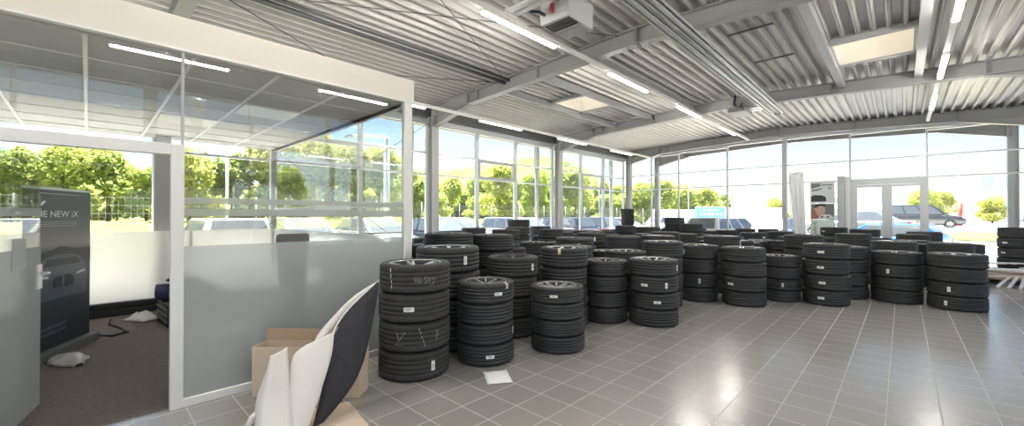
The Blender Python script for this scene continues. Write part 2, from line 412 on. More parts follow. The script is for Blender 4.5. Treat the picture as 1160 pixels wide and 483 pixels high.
for a, c in zip(ylist, ylist[1:]):
    mid = (a,c) in ((2.55,4.35),(7.93,9.58),(13.3,14.95),(-2.7,-.9))
    glazed('x', XL, a, c, .06, 3.96, RL, sash=(2.60,3.17) if mid else None, fw=.11 if a > 3 else .08)
struct('wall_left', MB().box(XL-.12,XL+.06,YR,YB,3.96,ztop(XL)+.1).box(XL-.08,XL+.05,YR,YB,-.01,.06), M['alu'])
ylr = [-6.0,-4.5,-2.7,-.9,.85,2.65,4.4,6.2,8.0,9.75,11.55,13.3,15.0,16.7]
for a, c in zip(ylr, ylr[1:]):
    glazed('x', XR, a, c, .06, 4.26, RL, fw=.07)
struct('wall_right', MB().box(XR-.06,XR+.12,YR,YB,4.26,ztop(XR)+.1).box(XR-.05,XR+.08,YR,YB,-.01,.06), M['alu'])
# far end
RB = (2.645, 3.27)
xb = [-9.0,-7.85,-6.68,-4.82,-2.96,-1.2,.53,2.75]
for a, c in zip(xb, xb[1:]):
    zt = min(ztop(a), ztop(c))-.27
    if abs(a+1.2) < .1:
        glazed('y', YB, a, c, 2.60, zt, (3.27,), fw=.05)
    else:
        glazed('y', YB, a, c, .06, zt, RB, fw=.05)
struct('wall_back', MB().prism([(XL,ztop(XL)-.28),(XR,ztop(XR)-.28),(XR,ztop(XR)+.1),(RIDGE,ztop(RIDGE)+.1),(XL,ztop(XL)+.1)][0:0] or
       [(XL,3.98),(-3.1,4.24),(XR,3.98),(XR,ztop(XR)+.1),(RIDGE,ztop(RIDGE)+.1),(XL,ztop(XL)+.1)], YB-.04, YB+.06), M['alu'])
struct('trim_10', MB().box(-3.03,-2.89,YB-.16,YB-.05,0,4.28), M['steelp'])    # thick middle post
# unseen rear wall behind the camera, glazed to add front fill light
for a, c in zip([-9.0,-7.2,-5.4,-3.6,-1.8,0,1.8],[-7.2,-5.4,-3.6,-1.8,0,1.8,2.8]):
    glazed('y', YR, a, c, .06, 4.0, RB, fw=.06)
struct('wall_rear', MB().box(XL-.1,XR+.1,YR-.06,YR+.06,4.0,4.6), M['alu'])
# automatic double door in the far wall
dr = sroot('door_2', (0,0,0))
f = MB(); yd = YB
f.box(-1.2,-1.08,yd-.06,yd+.06,0,2.60).box(.43,.53,yd-.06,yd+.06,0,2.60).box(-1.08,.43,yd-.06,yd+.06,2.48,2.60).box(-.40,-.27,yd-.06,yd+.06,0,2.48)
f.build('door_frame', M['alu'], dr)
for a, c in ((-1.08,-.40),(-.27,.43)):
    l = MB(); l.box(a,a+.05,yd-.03,yd+.03,.02,2.47).box(c-.05,c,yd-.03,yd+.03,.02,2.47).box(a+.05,c-.05,yd-.03,yd+.03,.02,.12).box(a+.05,c-.05,yd-.03,yd+.03,2.40,2.47)
    lo = l.build('door_leaf', M['alu'], dr)
    MB().box(a+.05,c-.05,yd-.005,yd+.005,.12,2.40).build('pane', M['glass'], lo)
    hx = c-.08 if a < -.5 else a+.08
    MB().tube([(hx,yd-.04,.9),(hx,yd-.09,.92),(hx,yd-.09,1.35),(hx,yd-.04,1.37)],.012,8).build('handle', M['bright'], lo)

# ------------------------------------------------------------------ office partition
PX = -4.1; t = .035
po = sroot('wall_partition')
f = MB()
f.box(PX-t,PX+t,2.485,2.58,0,2.81)                      # end post
f.box(PX-t,PX+t,.445,.525,0,2.06)                       # door jamb
f.box(PX-t,PX+t,.525,2.485,0,.065)                      # sill rail
f.box(PX-t,PX+t,-1.25,.445,1.975,2.06)                  # door head
f.box(PX-t,PX+t,-1.25,-.5,0,.065).box(PX-t,PX+t,-.5,-.44,0,1.975).box(PX-t,PX+t,-1.33,-1.25,0,2.81)
f.build('frame', M['white'], po, bevel=.004)
h = MB(); h.box(PX-.1,PX+.04,-6.0,2.60,2.81,3.06); h.build('header_panel', M['cream'], po, bevel=.004)
MB().box(PX-.02,PX+.045,-6.0,2.60,2.795,2.81).build('header_trim', M['white'], po)
for (a,c,z0,z1) in ((.525,2.485,.065,2.795),(-1.25,.505,2.06,2.795),(-1.25,-.5,.065,1.975)):
    MB().box(PX-.005,PX+.005,a,c,z0,z1).build('glass_pane', M['pglass'], po)
MB().box(PX-.006,PX+.006,.505,.525,2.06,2.795).build('glass_joint', M['steelp'], po)
for (a,c) in ((.525,2.485),(-1.25,-.5)):
    MB().box(PX+.007,PX+.012,a,c,.065,1.26).build('frosted_film', M['frost'], po)
    MB().box(PX+.007,PX+.012,a,c,1.50,1.56).build('frosted_stripe', M['stripe'], po)
    MB().box(PX+.007,PX+.012,a,c,1.60,1.65).build('frosted_stripe', M['stripe'], po)
# glazed end of the office towards the tyres
pe = sroot('wall_office_end')
f = MB(); YE = 2.52
f.box(-8.98,-8.86,YE-.05,YE+.05,0,2.80).box(-8.86,PX-t,YE-.035,YE+.035,0,.065).box(-8.86,PX-t,YE-.02,YE+.02,2.755,2.80)
f.build('frame', M['steelp'], pe)
for a, c in ((-8.86,-7.3),(-7.3,-5.7),(-5.7,PX-t)):
    MB().box(a,c-.006,YE-.005,YE+.005,.065,2.755).build('glass_pane', M['pglass'], pe)
    MB().box(a,c-.006,YE-.012,YE-.007,.065,1.26).build('frosted_film', M['frost'], pe)
    MB().box(a,c-.006,YE-.012,YE-.007,1.50,1.56).build('frosted_stripe', M['stripe'], pe)
    MB().box(a,c-.006,YE-.012,YE-.007,1.60,1.65).build('frosted_stripe', M['stripe'], pe)
# side wall closing the office behind the door
struct('wall_office_side', MB().box(XL+.06,PX-.05,-1.36,-1.25,0,2.80), M['wall'])
sc_ = sroot('wall_office_screen'); XS = -8.58
MB().box(XS-.006,XS+.006,-1.22,2.44,.20,1.262).build('frosted_panel', M['film'], sc_)
k_ = MB()
for y in (-1.2,.0,1.2,2.42): k_.box(XS-.03,XS-.008,y-.015,y+.015,.008,1.25)
k_.build('screen_post', M['alu'], sc_)
# suspended office ceiling: panels with a white grid, a solid lid above
oc = sroot('ceiling_office')
MB().box(XL+.08,PX-.1,-1.25,2.56,2.80,2.82).build('ceiling_panel', M['panel'], oc)
MB().box(XL+.08,PX-.1,-1.30,2.60,2.98,3.05).build('lid', M['wall'], oc)
g = MB()
for k in range(-2,5):
    y = -.02+.62*k
    if -1.25 < y < 2.4: g.box(XL+.1,PX-.1,y-.014,y+.014,2.788,2.80)
for k in range(0,8):
    x = -4.8-.62*k
    if x > XL+.1: g.box(x-.006,x+.006,-1.25,2.5,2.790,2.80)
g.build('ceiling_grid', M['tbar'], oc)
MB().box(XL+.08,PX-.1,2.50,2.56,2.76,2.98).build('edge_profile', M['tbar'], oc)
for k,(xa,ya) in enumerate(((-7.28,.61),(-6.04,1.23))):
    MB().box(xa+.02,xa+.60,ya+.02,ya+.60,2.786,2.799).build('light_panel', M['white'], oc)
# low heater along the office window
hr = thing('convector_heater','long black low convector heater along the office window sill','heater',(-8.50,.6,.008))
MB().box(-.06,.06,-1.6,1.75,.01,.1).box(-.05,.05,-1.6,1.75,.13,.2).box(-.03,.03,-1.55,1.7,.09,.14).build('casing', M['black'], hr, bevel=.008)
for yb_ in (-1.5,1.6): MB().box(-.05,.05,yb_,yb_+.06,0,.02).build('bracket', M['black'], hr)
# hinged office door, frosted glass, standing open into the office
d1 = sroot('door_1', (PX-.02,-.44,0)); d1.rotation_euler = (0,0,rad(-12))
# leaf runs along local -x from the hinge
MB().box(-.84,-.02,-.005,.005,.012,1.965).build('glass_leaf', M['pglass'], d1)
MB().box(-.84,-.02,.006,.010,.012,1.26).build('frosted_film', M['frost'], d1)
MB().box(-.84,-.02,.006,.010,1.50,1.56).build('frosted_stripe', M['stripe'], d1)
for z in (.25,1.7): MB().box(-.09,0,-.02,.02,z,z+.10).build('hinge', M['bright'], d1)
hd = MB(); hd.box(-.83,-.74,-.022,.022,.93,1.12); hd.tube([(-.80,.02,1.05),(-.80,.065,1.05),(-.68,.065,1.05)],.011,8); hd.tube([(-.80,-.02,1.05),(-.80,-.065,1.05),(-.68,-.065,1.05)],.011,8)
hd.build('handle', M['bright'], d1)
MB().box(-.55,-.32,.012,.014,1.12,1.34).build('notice_sheet', M['steelp'], d1)
# ------------------------------------------------------------------ tyres
TR, TW = .33, .24           # reference radius and width; instances are scaled
def tread_mesh(name, style, mat):
    z = [.014,.020,.030,.040,.058,.060,.068,.070,.092,.094,.104,.106,.134,.136,.146,.148,.170,.172,.180,.182,.200,.210,.220,.226]
    g = {6:1,5:0,7:0,9:1,10:1,13:1,14:1,17:1,18:1}
    gro = {5,6,9,10,13,14,17,18}
    prof = []
    for j, q in enumerate(z):
        e = min(q, TW-q)
        r = TR-.0025*((q-.12)/.09)**2
        if e < .021: r -= .016*((.021-e)/.007)**1.5*.55
        if j in (6,10,14,18) or j in (5,9,13,17): r -= .0065
        prof.append((r, q))
    nseg = 120
    def mod(i, j, r):
        sh = j <= 4 or j >= 19
        if style == 0:
            if sh and i % 4 == 0: r -= .005
        elif style == 1:
            if (sh and i % 3 == 0) or (not sh and j not in gro and (i+j) % 5 == 0): r -= .0045
        else:
            if sh and (i+(0 if j < 12 else 3)) % 6 < 2: r -= .006
            elif not sh and j not in gro and (i*2+j) % 7 == 0: r -= .003
        return r
    return MB().lathe(prof, nseg, mod=mod).mesh(name, mat)
def side_mesh():
    b = MB()
    low = [(.3215,.014),(.313,.007),(.300,.0025),(.284,0),(.268,.002),(.262,.0045),(.259,.003),(.246,.009),(.238,.018),(.234,.028),(.2335,.05)]
    b.lathe(low[::-1], 64); b.lathe([(r, TW-q) for r, q in low], 64)
    return b.mesh('sidewall', M['side'])
TREADS = [tread_mesh('tread',0,M['rubber']), tread_mesh('tread',1,M['rubber2']), tread_mesh('tread',2,M['rubber'])]
SIDE = side_mesh()
def rim_mesh(style, mat):
    b = MB()
    # rim well: lip, drop, barrel
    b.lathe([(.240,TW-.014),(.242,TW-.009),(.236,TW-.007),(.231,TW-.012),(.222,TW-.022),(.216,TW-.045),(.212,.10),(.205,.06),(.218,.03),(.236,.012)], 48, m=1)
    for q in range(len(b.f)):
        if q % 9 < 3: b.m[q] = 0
    zt = TW-.014
    n = (5,10,7)[style]
    b.lathe([(.0,zt-.030),(.045,zt-.026),(.062,zt-.036),(.066,zt-.07),(.0,zt-.07)][::-1], 32)
    def spoke(a, w0, w1, tw=0):
        p = []
        for (r, w, z) in ((.045,w0,zt-.030),(.13,w0*.8,zt-.018),(.222,w1,zt-.004)):
            ang = a+tw*(r-.045)
            c, s = cos(ang), sin(ang)
            p.append([(c*r-s*q, s*r+c*q, z-dz) for q, dz in ((-w,0),(w,0),(w*.8,.028),(-w*.8,.028))])
        base = len(b.v)
        for q in p: b.v += q
        for i in range(2):
            for k in range(4):
                k2 = (k+1) % 4
                b.face((base+i*4+k, base+i*4+k2, base+i*4+4+k2, base+i*4+4+k))
    for k in range(n):
        a = 2*PI*k/n
        if style == 0:
            for d in (-.14,.14): spoke(a+d*.6, .011, .014, d*1.6)
        elif style == 1: spoke(a, .010, .013, 0)
        else: spoke(a, .016, .024, .9)
    for k in range(5):
        a = 2*PI*(k+.5)/5
        b.lathe([(.009,zt-.030),(.009,zt-.024),(0,zt-.024)], 10, (cos(a)*.036, sin(a)*.036, 0))
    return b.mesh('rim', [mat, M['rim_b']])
RIMS = [rim_mesh(0,M['rim_s']), rim_mesh(1,M['rim_g']), rim_mesh(2,M['rim_s']), rim_mesh(0,M['rim_k']), rim_mesh(1,M['rim_s'])]
CAP = MB().lathe([(.030,TW-.044),(.030,TW-.038),(.024,TW-.035),(0,TW-.034)], 24).mesh('centre_cap', M['cap'])
def arc_patch(mb, a0, a1, z0, z1, r, th=.0012, m=0, n=6):
    for rr in (r, r+th):
        rows = [[(rr*cos(a0+(a1-a0)*i/n), rr*sin(a0+(a1-a0)*i/n), z) for i in range(n+1)] for z in ((z0,z1) if rr > r else (z1,z0))]
        mb.grid(rows, m, False)
    return mb
def label_mesh(vert):
    b = MB(); w, h = (.018,.040) if vert else (.046,.019)
    a = w/TR
    arc_patch(b, -a, a, .12-h, .12+h, TR+.001)
    for k, (u, q) in enumerate(((.72,.35),(.5,-.25))):
        if vert: arc_patch(b, -a*.25+k*a*.5-a*.1, -a*.25+k*a*.5+a*.1, .12-h*u, .12+h*u*.6, TR+.0024, .0004, 1, 2)
        else: arc_patch(b, -a*u, a*u*.7, .12+h*q-.002, .12+h*q+.002, TR+.0024, .0004, 1, 4)
    return b.mesh('paper_label', [M['paper'],M['ink']])
LAB = {False: label_mesh(False), True: label_mesh(True)}
def chalk(strokes, name, parent, ang, mat, r=.0022):
    b = MB()
    for st in strokes:
        pts = []
        for (p, q) in zip(st, st[1:]):
            n = max(2, int(abs(q[0]-p[0])/.012)+1)
            for k in range(n): pts.append((p[0]+(q[0]-p[0])*k/n, p[1]+(q[1]-p[1])*k/n))
        pts.append(st[-1])
        b.tube([((TR+.0005)*cos(s/TR), (TR+.0005)*sin(s/TR), z) for s, z in pts], r, 5, 0, True)
    return b.build(name, mat, parent, rz=ang)
def tyre(label, x, y, z, D, W, rz, style, rim=None, group=None, tilt=None):
    t = thing('tyre', label, 'tyre', (x,y,z), rz, group)
    t.scale = (D/2/TR, D/2/TR, W/TW)
    if tilt: t.rotation_euler = (tilt[0],tilt[1],rz)
    link('tread', TREADS[style], t); link('sidewall', SIDE, t)
    if rim is not None:
        r = link('rim', RIMS[rim], t); link('centre_cap', CAP, r)
    return t
def facing(x, y, f, D, rz):
    """angle on the tyre that shows at the fraction f (-1..1) of its width as seen from the room's entrance side"""
    to = math.atan2(-y, -x)
    return to+math.asin(max(-.97,min(.97,f)))-rz

# stacks one can pick out: key, x, y, how many, width, diameter, description, labels (level from top, fraction, upright), rim
A = 'by the cardboard box'
ST = [
 ('a', -3.44, 2.22, 4, .265,.67, 'front stack beside the cardboard box, with chalk writing', [(1,-.15,0),(3,.5,1)], 0),
 ('a2',-3.90, 2.97, 4, .287,.74, 'tall wide stack directly behind the chalk-marked stack', [(0,.52,1)], 2),
 ('b', -3.20, 2.93, 4, .206,.60, 'narrow stack beside the paper sheet on the floor', [(0,.42,0),(2,.96,1),(3,.15,0)], 1),
 ('t7',-3.66, 3.82, 4, .247,.66, 'stack behind the narrow stack by the paper sheet', [(0,.75,1)], 3),
 ('c', -2.88, 3.76, 4, .179,.61, 'low stack standing alone between paper sheet and twin stacks', [(0,-.1,0)], 4),
 ('t9',-3.42, 4.62, 4, .268,.66, 'stack behind the low lone stack, beige tape on its top tyre', [], 2),
 ('d', -3.15, 5.24, 4, .217,.64, 'twin front stack nearer the office, touching its taller twin', [(2,-.75,1)], 1),
 ('e', -2.55, 5.56, 4, .226,.66, 'taller of the twin front stacks, beside the open tiled floor', [(1,-.35,0),(1,.5,1),(2,.1,0),(0,.93,1)], 4),
 ('t4',-4.72, 3.62, 5, .252,.70, 'five-high stack just past the glazed office end', [], 2),
 ('t5',-4.60, 4.34, 5, .244,.67, 'five-high stack in front of the silver estate car', [], None),
 ('t10',-3.74,5.33, 4, .258,.66, 'stack behind the taped stack, half hidden by it', [], 0),
 ('t11',-4.16,5.92, 4, .283,.66, 'wide stack two places behind the taped stack', [(0,.2,1)], 1),
 ('t12',-6.52,8.21, 5, .234,.66, 'five-high stack in front of the first free wall column', [], None),
 ('t13b',-7.75,8.30,5, .238,.66, 'five-high stack under the middle sash window', [], None),
 ('t13c',-8.30,8.95,6, .232,.66, 'six-high stack by the silver car', [], 1),
 ('t13d',-6.69,6.77,5, .238,.66, 'five-high stack in front of the six-high one', [], None),
 ('t13e',-8.35,7.2, 5, .236,.66, 'five-high stack at the glass beside the second wall column', [], 2),
 ('t13',-8.35,10.0,5, .235,.66, 'five-high stack at the glass before the third wall column', [], 2),
 ('t14',-5.42,8.39, 4, .276,.66, 'wide stack amid the field with an upright white label', [(0,.3,1)], None),
 ('t17',-4.10,7.58, 4, .275,.70, 'wide stack behind the pair of low silver-rimmed stacks', [], 1),
 ('t18',-2.96,6.78, 4, .270,.66, 'stack directly behind the taller twin stack', [], 2),
 ('t19',-3.28,6.12, 4, .236,.66, 'stack squeezed behind both twin stacks', [], 4),
 ('t20',-3.92,6.66, 4, .218,.66, 'low stack with bright rim behind the shorter twin', [], 0),
 ('t23',-4.99,10.56,5, .242,.66, 'five-high stack in mid field below the corner column', [], None),
 ('t24',-6.46,12.05,5, .238,.66, 'five-high stack in front of the tall slim stack', [], 2),
 ('t25',-3.61,8.03, 4, .278,.66, 'wide stack in the third row behind the twin stacks', [], 0),
 ('t26',-4.02,9.40, 4, .283,.66, 'wide stack in the fifth row behind the twin stacks', [], 1),
 ('t27',-4.62,12.63,5, .255,.66, 'five-high stack before the turquoise panel outside', [], 2),
 ('t27b',-5.25,12.95,6,.242,.60, 'six-high narrow stack next to the five-high one before the turquoise panel', [], 3),
 ('t28',-4.20,11.70,4, .233,.66, 'low stack below the turquoise panel', [], 0),
 ('t28b',-2.62,8.82,4, .277,.68, 'wide stack behind the dark bulging front stack', [(0,.93,1)], 4),
 ('t29',-2.68,7.66, 4, .247,.66, 'front stack next to the twin stacks across a floor gap', [(0,-.7,1),(2,.1,1)], 2),
 ('f', -1.98,7.80, 4, .243,.68, 'bulging front stack with wide rounded shoulders', [(2,-.55,0)], 0),
 ('t30',-3.00,12.9, 4, .262,.66, 'stack before the thick middle post of the far glass wall', [(0,.75,0)], 1),
 ('t31',-2.55,13.8, 4, .265,.66, 'stack one row behind the thick post stack', [], 0),
 ('t31b',-1.46,10.13,4,.280,.68, 'wide stack below the pale satin banner', [], 1),
 ('g', -1.54,8.66, 4, .200,.60, 'smaller low front stack beside the bulging one', [(2,.1,1),(3,-.9,1)], 4),
 ('h', -1.00,8.80, 4, .257,.66, 'front stack carrying four white labels in a column', [(0,-.2,0),(1,-.2,0),(2,-.2,0),(3,-.2,0)], 0),
 ('h2',-.76,9.80,  4, .236,.67, 'front stack set back beside the four-label stack', [], 2),
 ('t33c',-.80,12.1, 4, .276,.66, 'stack in front of the double door', [], None),
 ('t33d',-1.49,15.5,5, .232,.66, 'five-high stack by the white door casing', [(0,-.75,0)], 1),
 ('t33e',-.76,14.8, 5, .227,.66, 'five-high stack just inside the double door', [], 2),
 ('t34',-.13,10.75, 4, .256,.68, 'stack behind the second-last front stack', [], 4),
 ('i', -.09,9.90,  4, .219,.68, 'second-last front stack towards the open floor', [(1,-.3,1)], 0),
 ('t35', .42,15.2, 4, .272,.68, 'lone stack beside the far door frame', [], None),
 ('t36', .70,12.1, 4, .240,.68, 'stack behind the end stack', [], 0),
 ('t36b',.98,13.6, 4, .220,.66, 'stack two places behind the end stack', [], 2),
 ('j',  .63,9.80,  4, .223,.69, 'end stack beside the open tiled floor', [(2,-.25,1),(3,-.35,1)], 2),
 ('t37',2.02,15.6, 5, .245,.68, 'separate stack by the lumber and the far corner', [(1,-.6,0),(3,-.2,0),(2,-.7,0)], 1),
 ('t16',-8.28,15.6,8, .225,.53, 'tall slim stack of eight in the far glass corner', [], None),
]
NUM = ['first','second','third','fourth','fifth','sixth','seventh','eighth','ninth','tenth','eleventh','twelfth','thirteenth','fourteenth','fifteenth','sixteenth','seventeenth','eighteenth','nineteenth','twentieth','twenty-first']
def level_word(k, n):
    if k == 0: return 'topmost'
    if k == n-1: return 'lowest'
    return ('second from top','third from top','fourth from top','fifth from top','sixth from top','seventh from top')[k-1]
FULL = {'a','a2','b','t7','c','t9','d','e','t29','f','g','h','h2','i','j','t37'}
DEEP = {'t4':2,'t5':2,'t12':2,'t13b':2,'t13c':2,'t13d':1,'t13e':2,'t10':3,'t18':2,'t19':3,'t20':2,'t25':1,'t28b':2,'t31b':2,'t34':2,'t35':3,'t36':3,'t36b':3,'t16':5,'t27':2,'t27b':2,'t14':2,'t11':2,'t23':2}
# settle the stacks so that none touches another
S_ = [list(q) for q in ST]
for it in range(400):
    mv = 0
    for i in range(len(S_)):
        for j in range(i):
            a, c = S_[i], S_[j]; dx, dy = a[1]-c[1], a[2]-c[2]; d = math.hypot(dx,dy); need = (a[5]+c[5])/2+.03
            if d < need:
                wa, wc = (.12 if a[0] in FULL else 1.), (.12 if c[0] in FULL else 1.)
                p = (need-d)/d*.5/(wa+wc); a[1] += dx*p*wa; a[2] += dy*p*wa; c[1] -= dx*p*wc; c[2] -= dy*p*wc; mv = 1
    for a in S_: a[1] = max(a[1], -8.5+ (a[5]-.66)/2 - (.1 if a[0]=='t16' else 0)); a[2] = min(a[2], 16.2); a[2] = max(a[2], 2.95 if a[1] < -3.8 else 0)
    if not mv: break
ST = [tuple(q) for q in S_]
hidden = []        # (x,y,z,D,W) tyres no line of sight reaches
for key,x,y,n,W,D,desc,labs,rim in ST:
    vis = n if key in FULL else DEEP.get(key, 1)
    style = R.choice((0,1,2))
    for k in range(n):
        z = (n-1-k)*W
        dx, dy = (R.uniform(-.012,.012), R.uniform(-.012,.012))
        rz = R.uniform(0, 2*PI)
        if k >= vis: hidden.append((x+dx,y+dy,z,D,W)); continue
        lw = level_word(k,n)
        tl = f'{lw} tyre, {desc}'
        o = tyre(tl, x+dx, y+dy, z, D, W, rz, style, (R.choice((0,1,2,3,4)) if rim is None else rim) if k == 0 else None, 'tyres in the stacks')
        for (lv, fr, up) in labs:
            if lv == k: link('paper_label', LAB[bool(up)], o, rz=facing(x,y,fr,D,rz))
        if key == 'a' and k == 0:
            A0 = facing(x,y,.28,D,rz)
            H = [[(0,.09),(0,.14)],[(.022,.09),(.022,.14)],[(0,.115),(.022,.115)],[(.032,.09),(.043,.14),(.054,.09)],[(.036,.107),(.05,.107)],[(.062,.115),(.076,.115)],
                 [(.108,.135),(.09,.138),(.086,.122),(.106,.108),(.102,.092),(.084,.093)],[(.116,.138),(.127,.092),(.138,.138)],[(.146,.125),(.172,.128),(.168,.075),(.13,.065)],[(.182,.115),(.2,.118)]]
            H = [[(p-.1,q) for p,q in s] for s in H]
            chalk(H, 'chalk_writing', o, A0, M['chalk'], .0013)
            A1 = facing(x,y,-.66,D,rz)
            chalk([[(.004*k,.21-.045*k),(.004*k+.003,.18-.045*k)] for k in range(4)], 'chalk_dashes', o, A1, M['ychalk'], .003)
        if key == 'a' and k == 2:
            chalk([[(-.02,.17),(.0,.10),(.02,.13),(.06,.18)],[(-.04,.075),(.04,.07)]], 'chalk_tick', o, facing(x,y,-.42,D,rz), M['ychalk'], .0011)
            chalk([[(0,.16),(.03,.165),(.03,.12),(.01,.115)],[(.008,.16),(.006,.09)]], 'chalk_letter', o, facing(x,y,.55,D,rz), M['ychalk'], .001)
            chalk([[(.012*k,.205-.032*k),(.012*k+.008,.185-.032*k)] for k in range(5)], 'chalk_dashes', o, facing(x,y,.1,D,rz), M['chalk'], .003)
        if (key in ('b','t9') and k == 0):
            fr = .72 if key == 'b' else -.2
            b = MB(); a0 = facing(x,y,fr,D,rz)
            pts = [(.245,TW-.004),(.285,TW+.001),(.318,TW-.006),(TR+.002,TW-.03),(TR+.002,TW-.07)]
            rows = [[(r*cos(a)+.0, r*sin(a), z) for r, z in pts] for a in (a0-.06,a0+.06)]
            b.grid(rows,0,False); b.build('masking_tape', M['tape'], o, solid=.002)
# the rest of the field: rows parallel to the far glass wall
def xmax(y):
    P = [(2.8,-4.6),(4.3,-4.3),(5.0,-4.0),(5.8,-3.8),(6.6,-3.5),(7.3,-3.3),(8.0,-2.7),(8.7,-2.3),(9.4,-1.7),(10.1,-1.2),(10.5,.4),(14.9,.6),(15.4,-1.6),(17,-1.6)]
    for (a,b),(c,d) in zip(P,P[1:]):
        if a <= y <= c: return b+(d-b)*(y-a)/(c-a)
    return P[-1][1]
spots = []
row = 0; y = 16.1
while y > 3.0:
    k = 0; x = -8.22
    while x < xmax(y):
        xx, yy = x+R.uniform(-.015,.015), y+R.uniform(-.015,.015)
        if min(math.hypot(xx-s[1],yy-s[2]) - (s[5]+.66)/2 for s in ST) > .025 and not (yy > 15.6 and xx > -3.3):
            spots.append((xx,yy,row,k))
        x += .70; k += 1
    y -= .70; row += 1
ANY = 0
for (x,y,row,k) in spots:
    n = 4; D = R.choice((.60,.63,.65,.66)); W = R.choice((.205,.215,.225,.235,.245,.25))
    if y > 9 and R.random() < .18: W = .265
    rz = R.uniform(0,2*PI)
    o = tyre(f'topmost tyre of the {NUM[k]} stack from the windows, {NUM[row]} row from far glass', x, y, 3*W, D, W, rz, R.choice((0,1,2)), R.choice((0,0,1,2,2,3,4)), 'tyres in the stacks')
    if R.random() < .22: link('paper_label', LAB[R.random() < .6], o, rz=facing(x,y,R.uniform(-.7,.7),D,rz))
    vis = 1
    for q in range(n-1): hidden.append((x,y,(n-2-q)*W,D,W))
b = MB()
for (x,y,z,D,W) in hidden:
    r = D/2
    b.lathe([(r*.72,W*.08),(r*.86,0),(r*.97,W*.06),(r,W*.16),(r,W*.84),(r*.97,W*.94),(r*.86,W),(r*.72,W*.92)], 28, (x,y,z))
tag(b.build('tyre_rubber_mass', M['rubber']), 'black tyre rubber down in the dark between the stack tops', 'tyres', None, 'stuff')
print('TYRES', len([o for o in bpy.data.objects if o.name.split('.')[0]=='tyre']), 'hidden', len(hidden), 'spots', len(spots))
# ------------------------------------------------------------------ things inside the hall
# light strips: continuous trunking, each run one thing, its lit battens parts
def strip(x, z, ya, yb, lit, label, lm):
    t = thing('light_track', label, 'light', (x,0,z))
    b = MB(); b.box(-.035,.035,ya,yb,.02,.075)
    b.build('trunking', M['white'], t)
    for y in lit:
        f = MB(); f.box(-.04,.04,y,y+1.56,-.012,.02); lo = f.build('batten', M['white'], t)
        MB().prism([(-.035,-.012),(.035,-.012),(.026,-.034),(-.026,-.034)], y+.02, y+1.54).build('lit_diffuser', M[lm], lo)
    w = MB(); y = ya+.5
    while y < yb:
        w.tube([(0,y,.075),(0,y,ztop(x)-z)],.004,6); y += 1.8
    w.build('suspension_wire', M['galv'], t)
    return t
strip(-3.95,4.19,-3.0,16.3,(-2.9,.35,3.55,6.75,9.95,13.1),'long white light track running over the tyre field past the nearer heater','lamp')
strip(-7.6,3.9,2.8,16.3,(3.6,6.75,9.95,13.1),'long white light track close to the glass wall with the tall columns','lampw')
strip(.53,4.14,-3.0,16.3,(-2.9,.2,3.3,6.5,9.65,12.75),'long white light track above the open tiled floor','lamp')

# gas radiant tube heaters
def heater(x, y, z, label, ya, yb, sgn):
    """burner box at y; two long tubes with a polished reflector run from ya to yb"""
    t = thing('radiant_heater', label, 'heater', (x,0,z))
    rb = MB()
    for q in (-.1,.1):
        rb.prism([(q-.085,-.02),(q-.06,.055),(q+.06,.055),(q+.085,-.02),(q+.078,-.02),(q+.055,.047),(q-.055,.047),(q-.078,-.02)], ya, yb)
    rb.build('reflector', M['bright'], t)
    tb = MB()
    for q in (-.1,.1): tb.tube([(q,ya,0),(q,yb,0)],.033,12)
    e = yb if sgn > 0 else ya
    tb.tube([(-.1+.2*k/8, e+sgn*.1*sin(PI*k/8), 0) for k in range(9)],.033,12)
    tb.build('radiant_tube', M['galv'], t)
    h = MB(); yy = ya+.4
    while yy < yb:
        for q in (-.17,.17): h.tube([(q,yy,.05),(q,yy,ztop(x)-z)],.004,5)
        h.box(-.2,.2,yy-.012,yy+.012,.055,.075); yy += 2.0
    h.build('hanger', M['galv'], t)
    return t
# far heater: tubes run from over the camera to the burner box next to the far beam
t = heater(-2.35,0,4.22,'gas radiant heater with long bright tubes and burner box at its far end',2.2,12.6,1)
b = MB(); b.box(-.95,-.5,11.55,12.15,-.05,.20); bx = b.build('burner_box', M['steelp'], t, bevel=.01)
MB().box(-.5,-.18,11.7,11.8,.03,.11).box(-.5,-.18,11.95,12.05,.03,.11).build('connecting_duct', M['bright'], t)
MB().box(-.90,-.55,11.49,11.552,-.02,.06).build('louvre', M['dark_steel'], bx)
MB().tube([(-.72,11.55,.1),(-.72,11.35,.14),(-.66,11.2,.2),(-.66,11.2,.3)],.025,10).tube([(-.6,11.55,.05),(-.6,11.4,.05),(-.52,11.3,.1)],.018,8).build('gas_pipe', M['black'], bx)
w = MB(); w.tube([(-.9,11.6,.2),(-.9,11.6,ztop(-3.2)-4.22)],.006,6).tube([(-.55,12.1,.2),(-.55,12.1,ztop(-2.9)-4.22)],.006,6); w.build('burner_hanger', M['galv'], t)
# nearer heater: burner box hangs below the deck, its reflector runs away over the camera
t = thing('radiant_heater','grey burner box of a gas heater with black louvre, hanging above the near light track','heater',(-3.02,4.22,3.90))
b = MB(); b.hexa([(-.27,-.27,0),(.16,-.27,0),(.16,.27,0),(-.27,.27,0),(-.27,-.27,.34),(.16,-.27,.34),(.16,.27,.34),(-.27,.27,.34)])
bx = b.build('burner_box', M['steelp'], t, bevel=.008)
MB().box(-.22,.14,.05,.22,-.008,.0).build('bottom_plate', M['galv'], bx)
MB().box(-.24,.14,-.22,-.02,-.006,.0).build('louvre', M['black'], bx)
lv = MB()
for k in range(4): lv.box(-.24,.14,-.20+k*.05,-.185+k*.05,-.014,-.006)
lv.build('louvre_blade', M['dark_steel'], bx)
MB().tube([(-.20,-.27,.12),(-.21,-.36,.13),(-.30,-.40,.15),(-.38,-.42,.20)],.022,8).build('gas_hose', M['black'], bx)
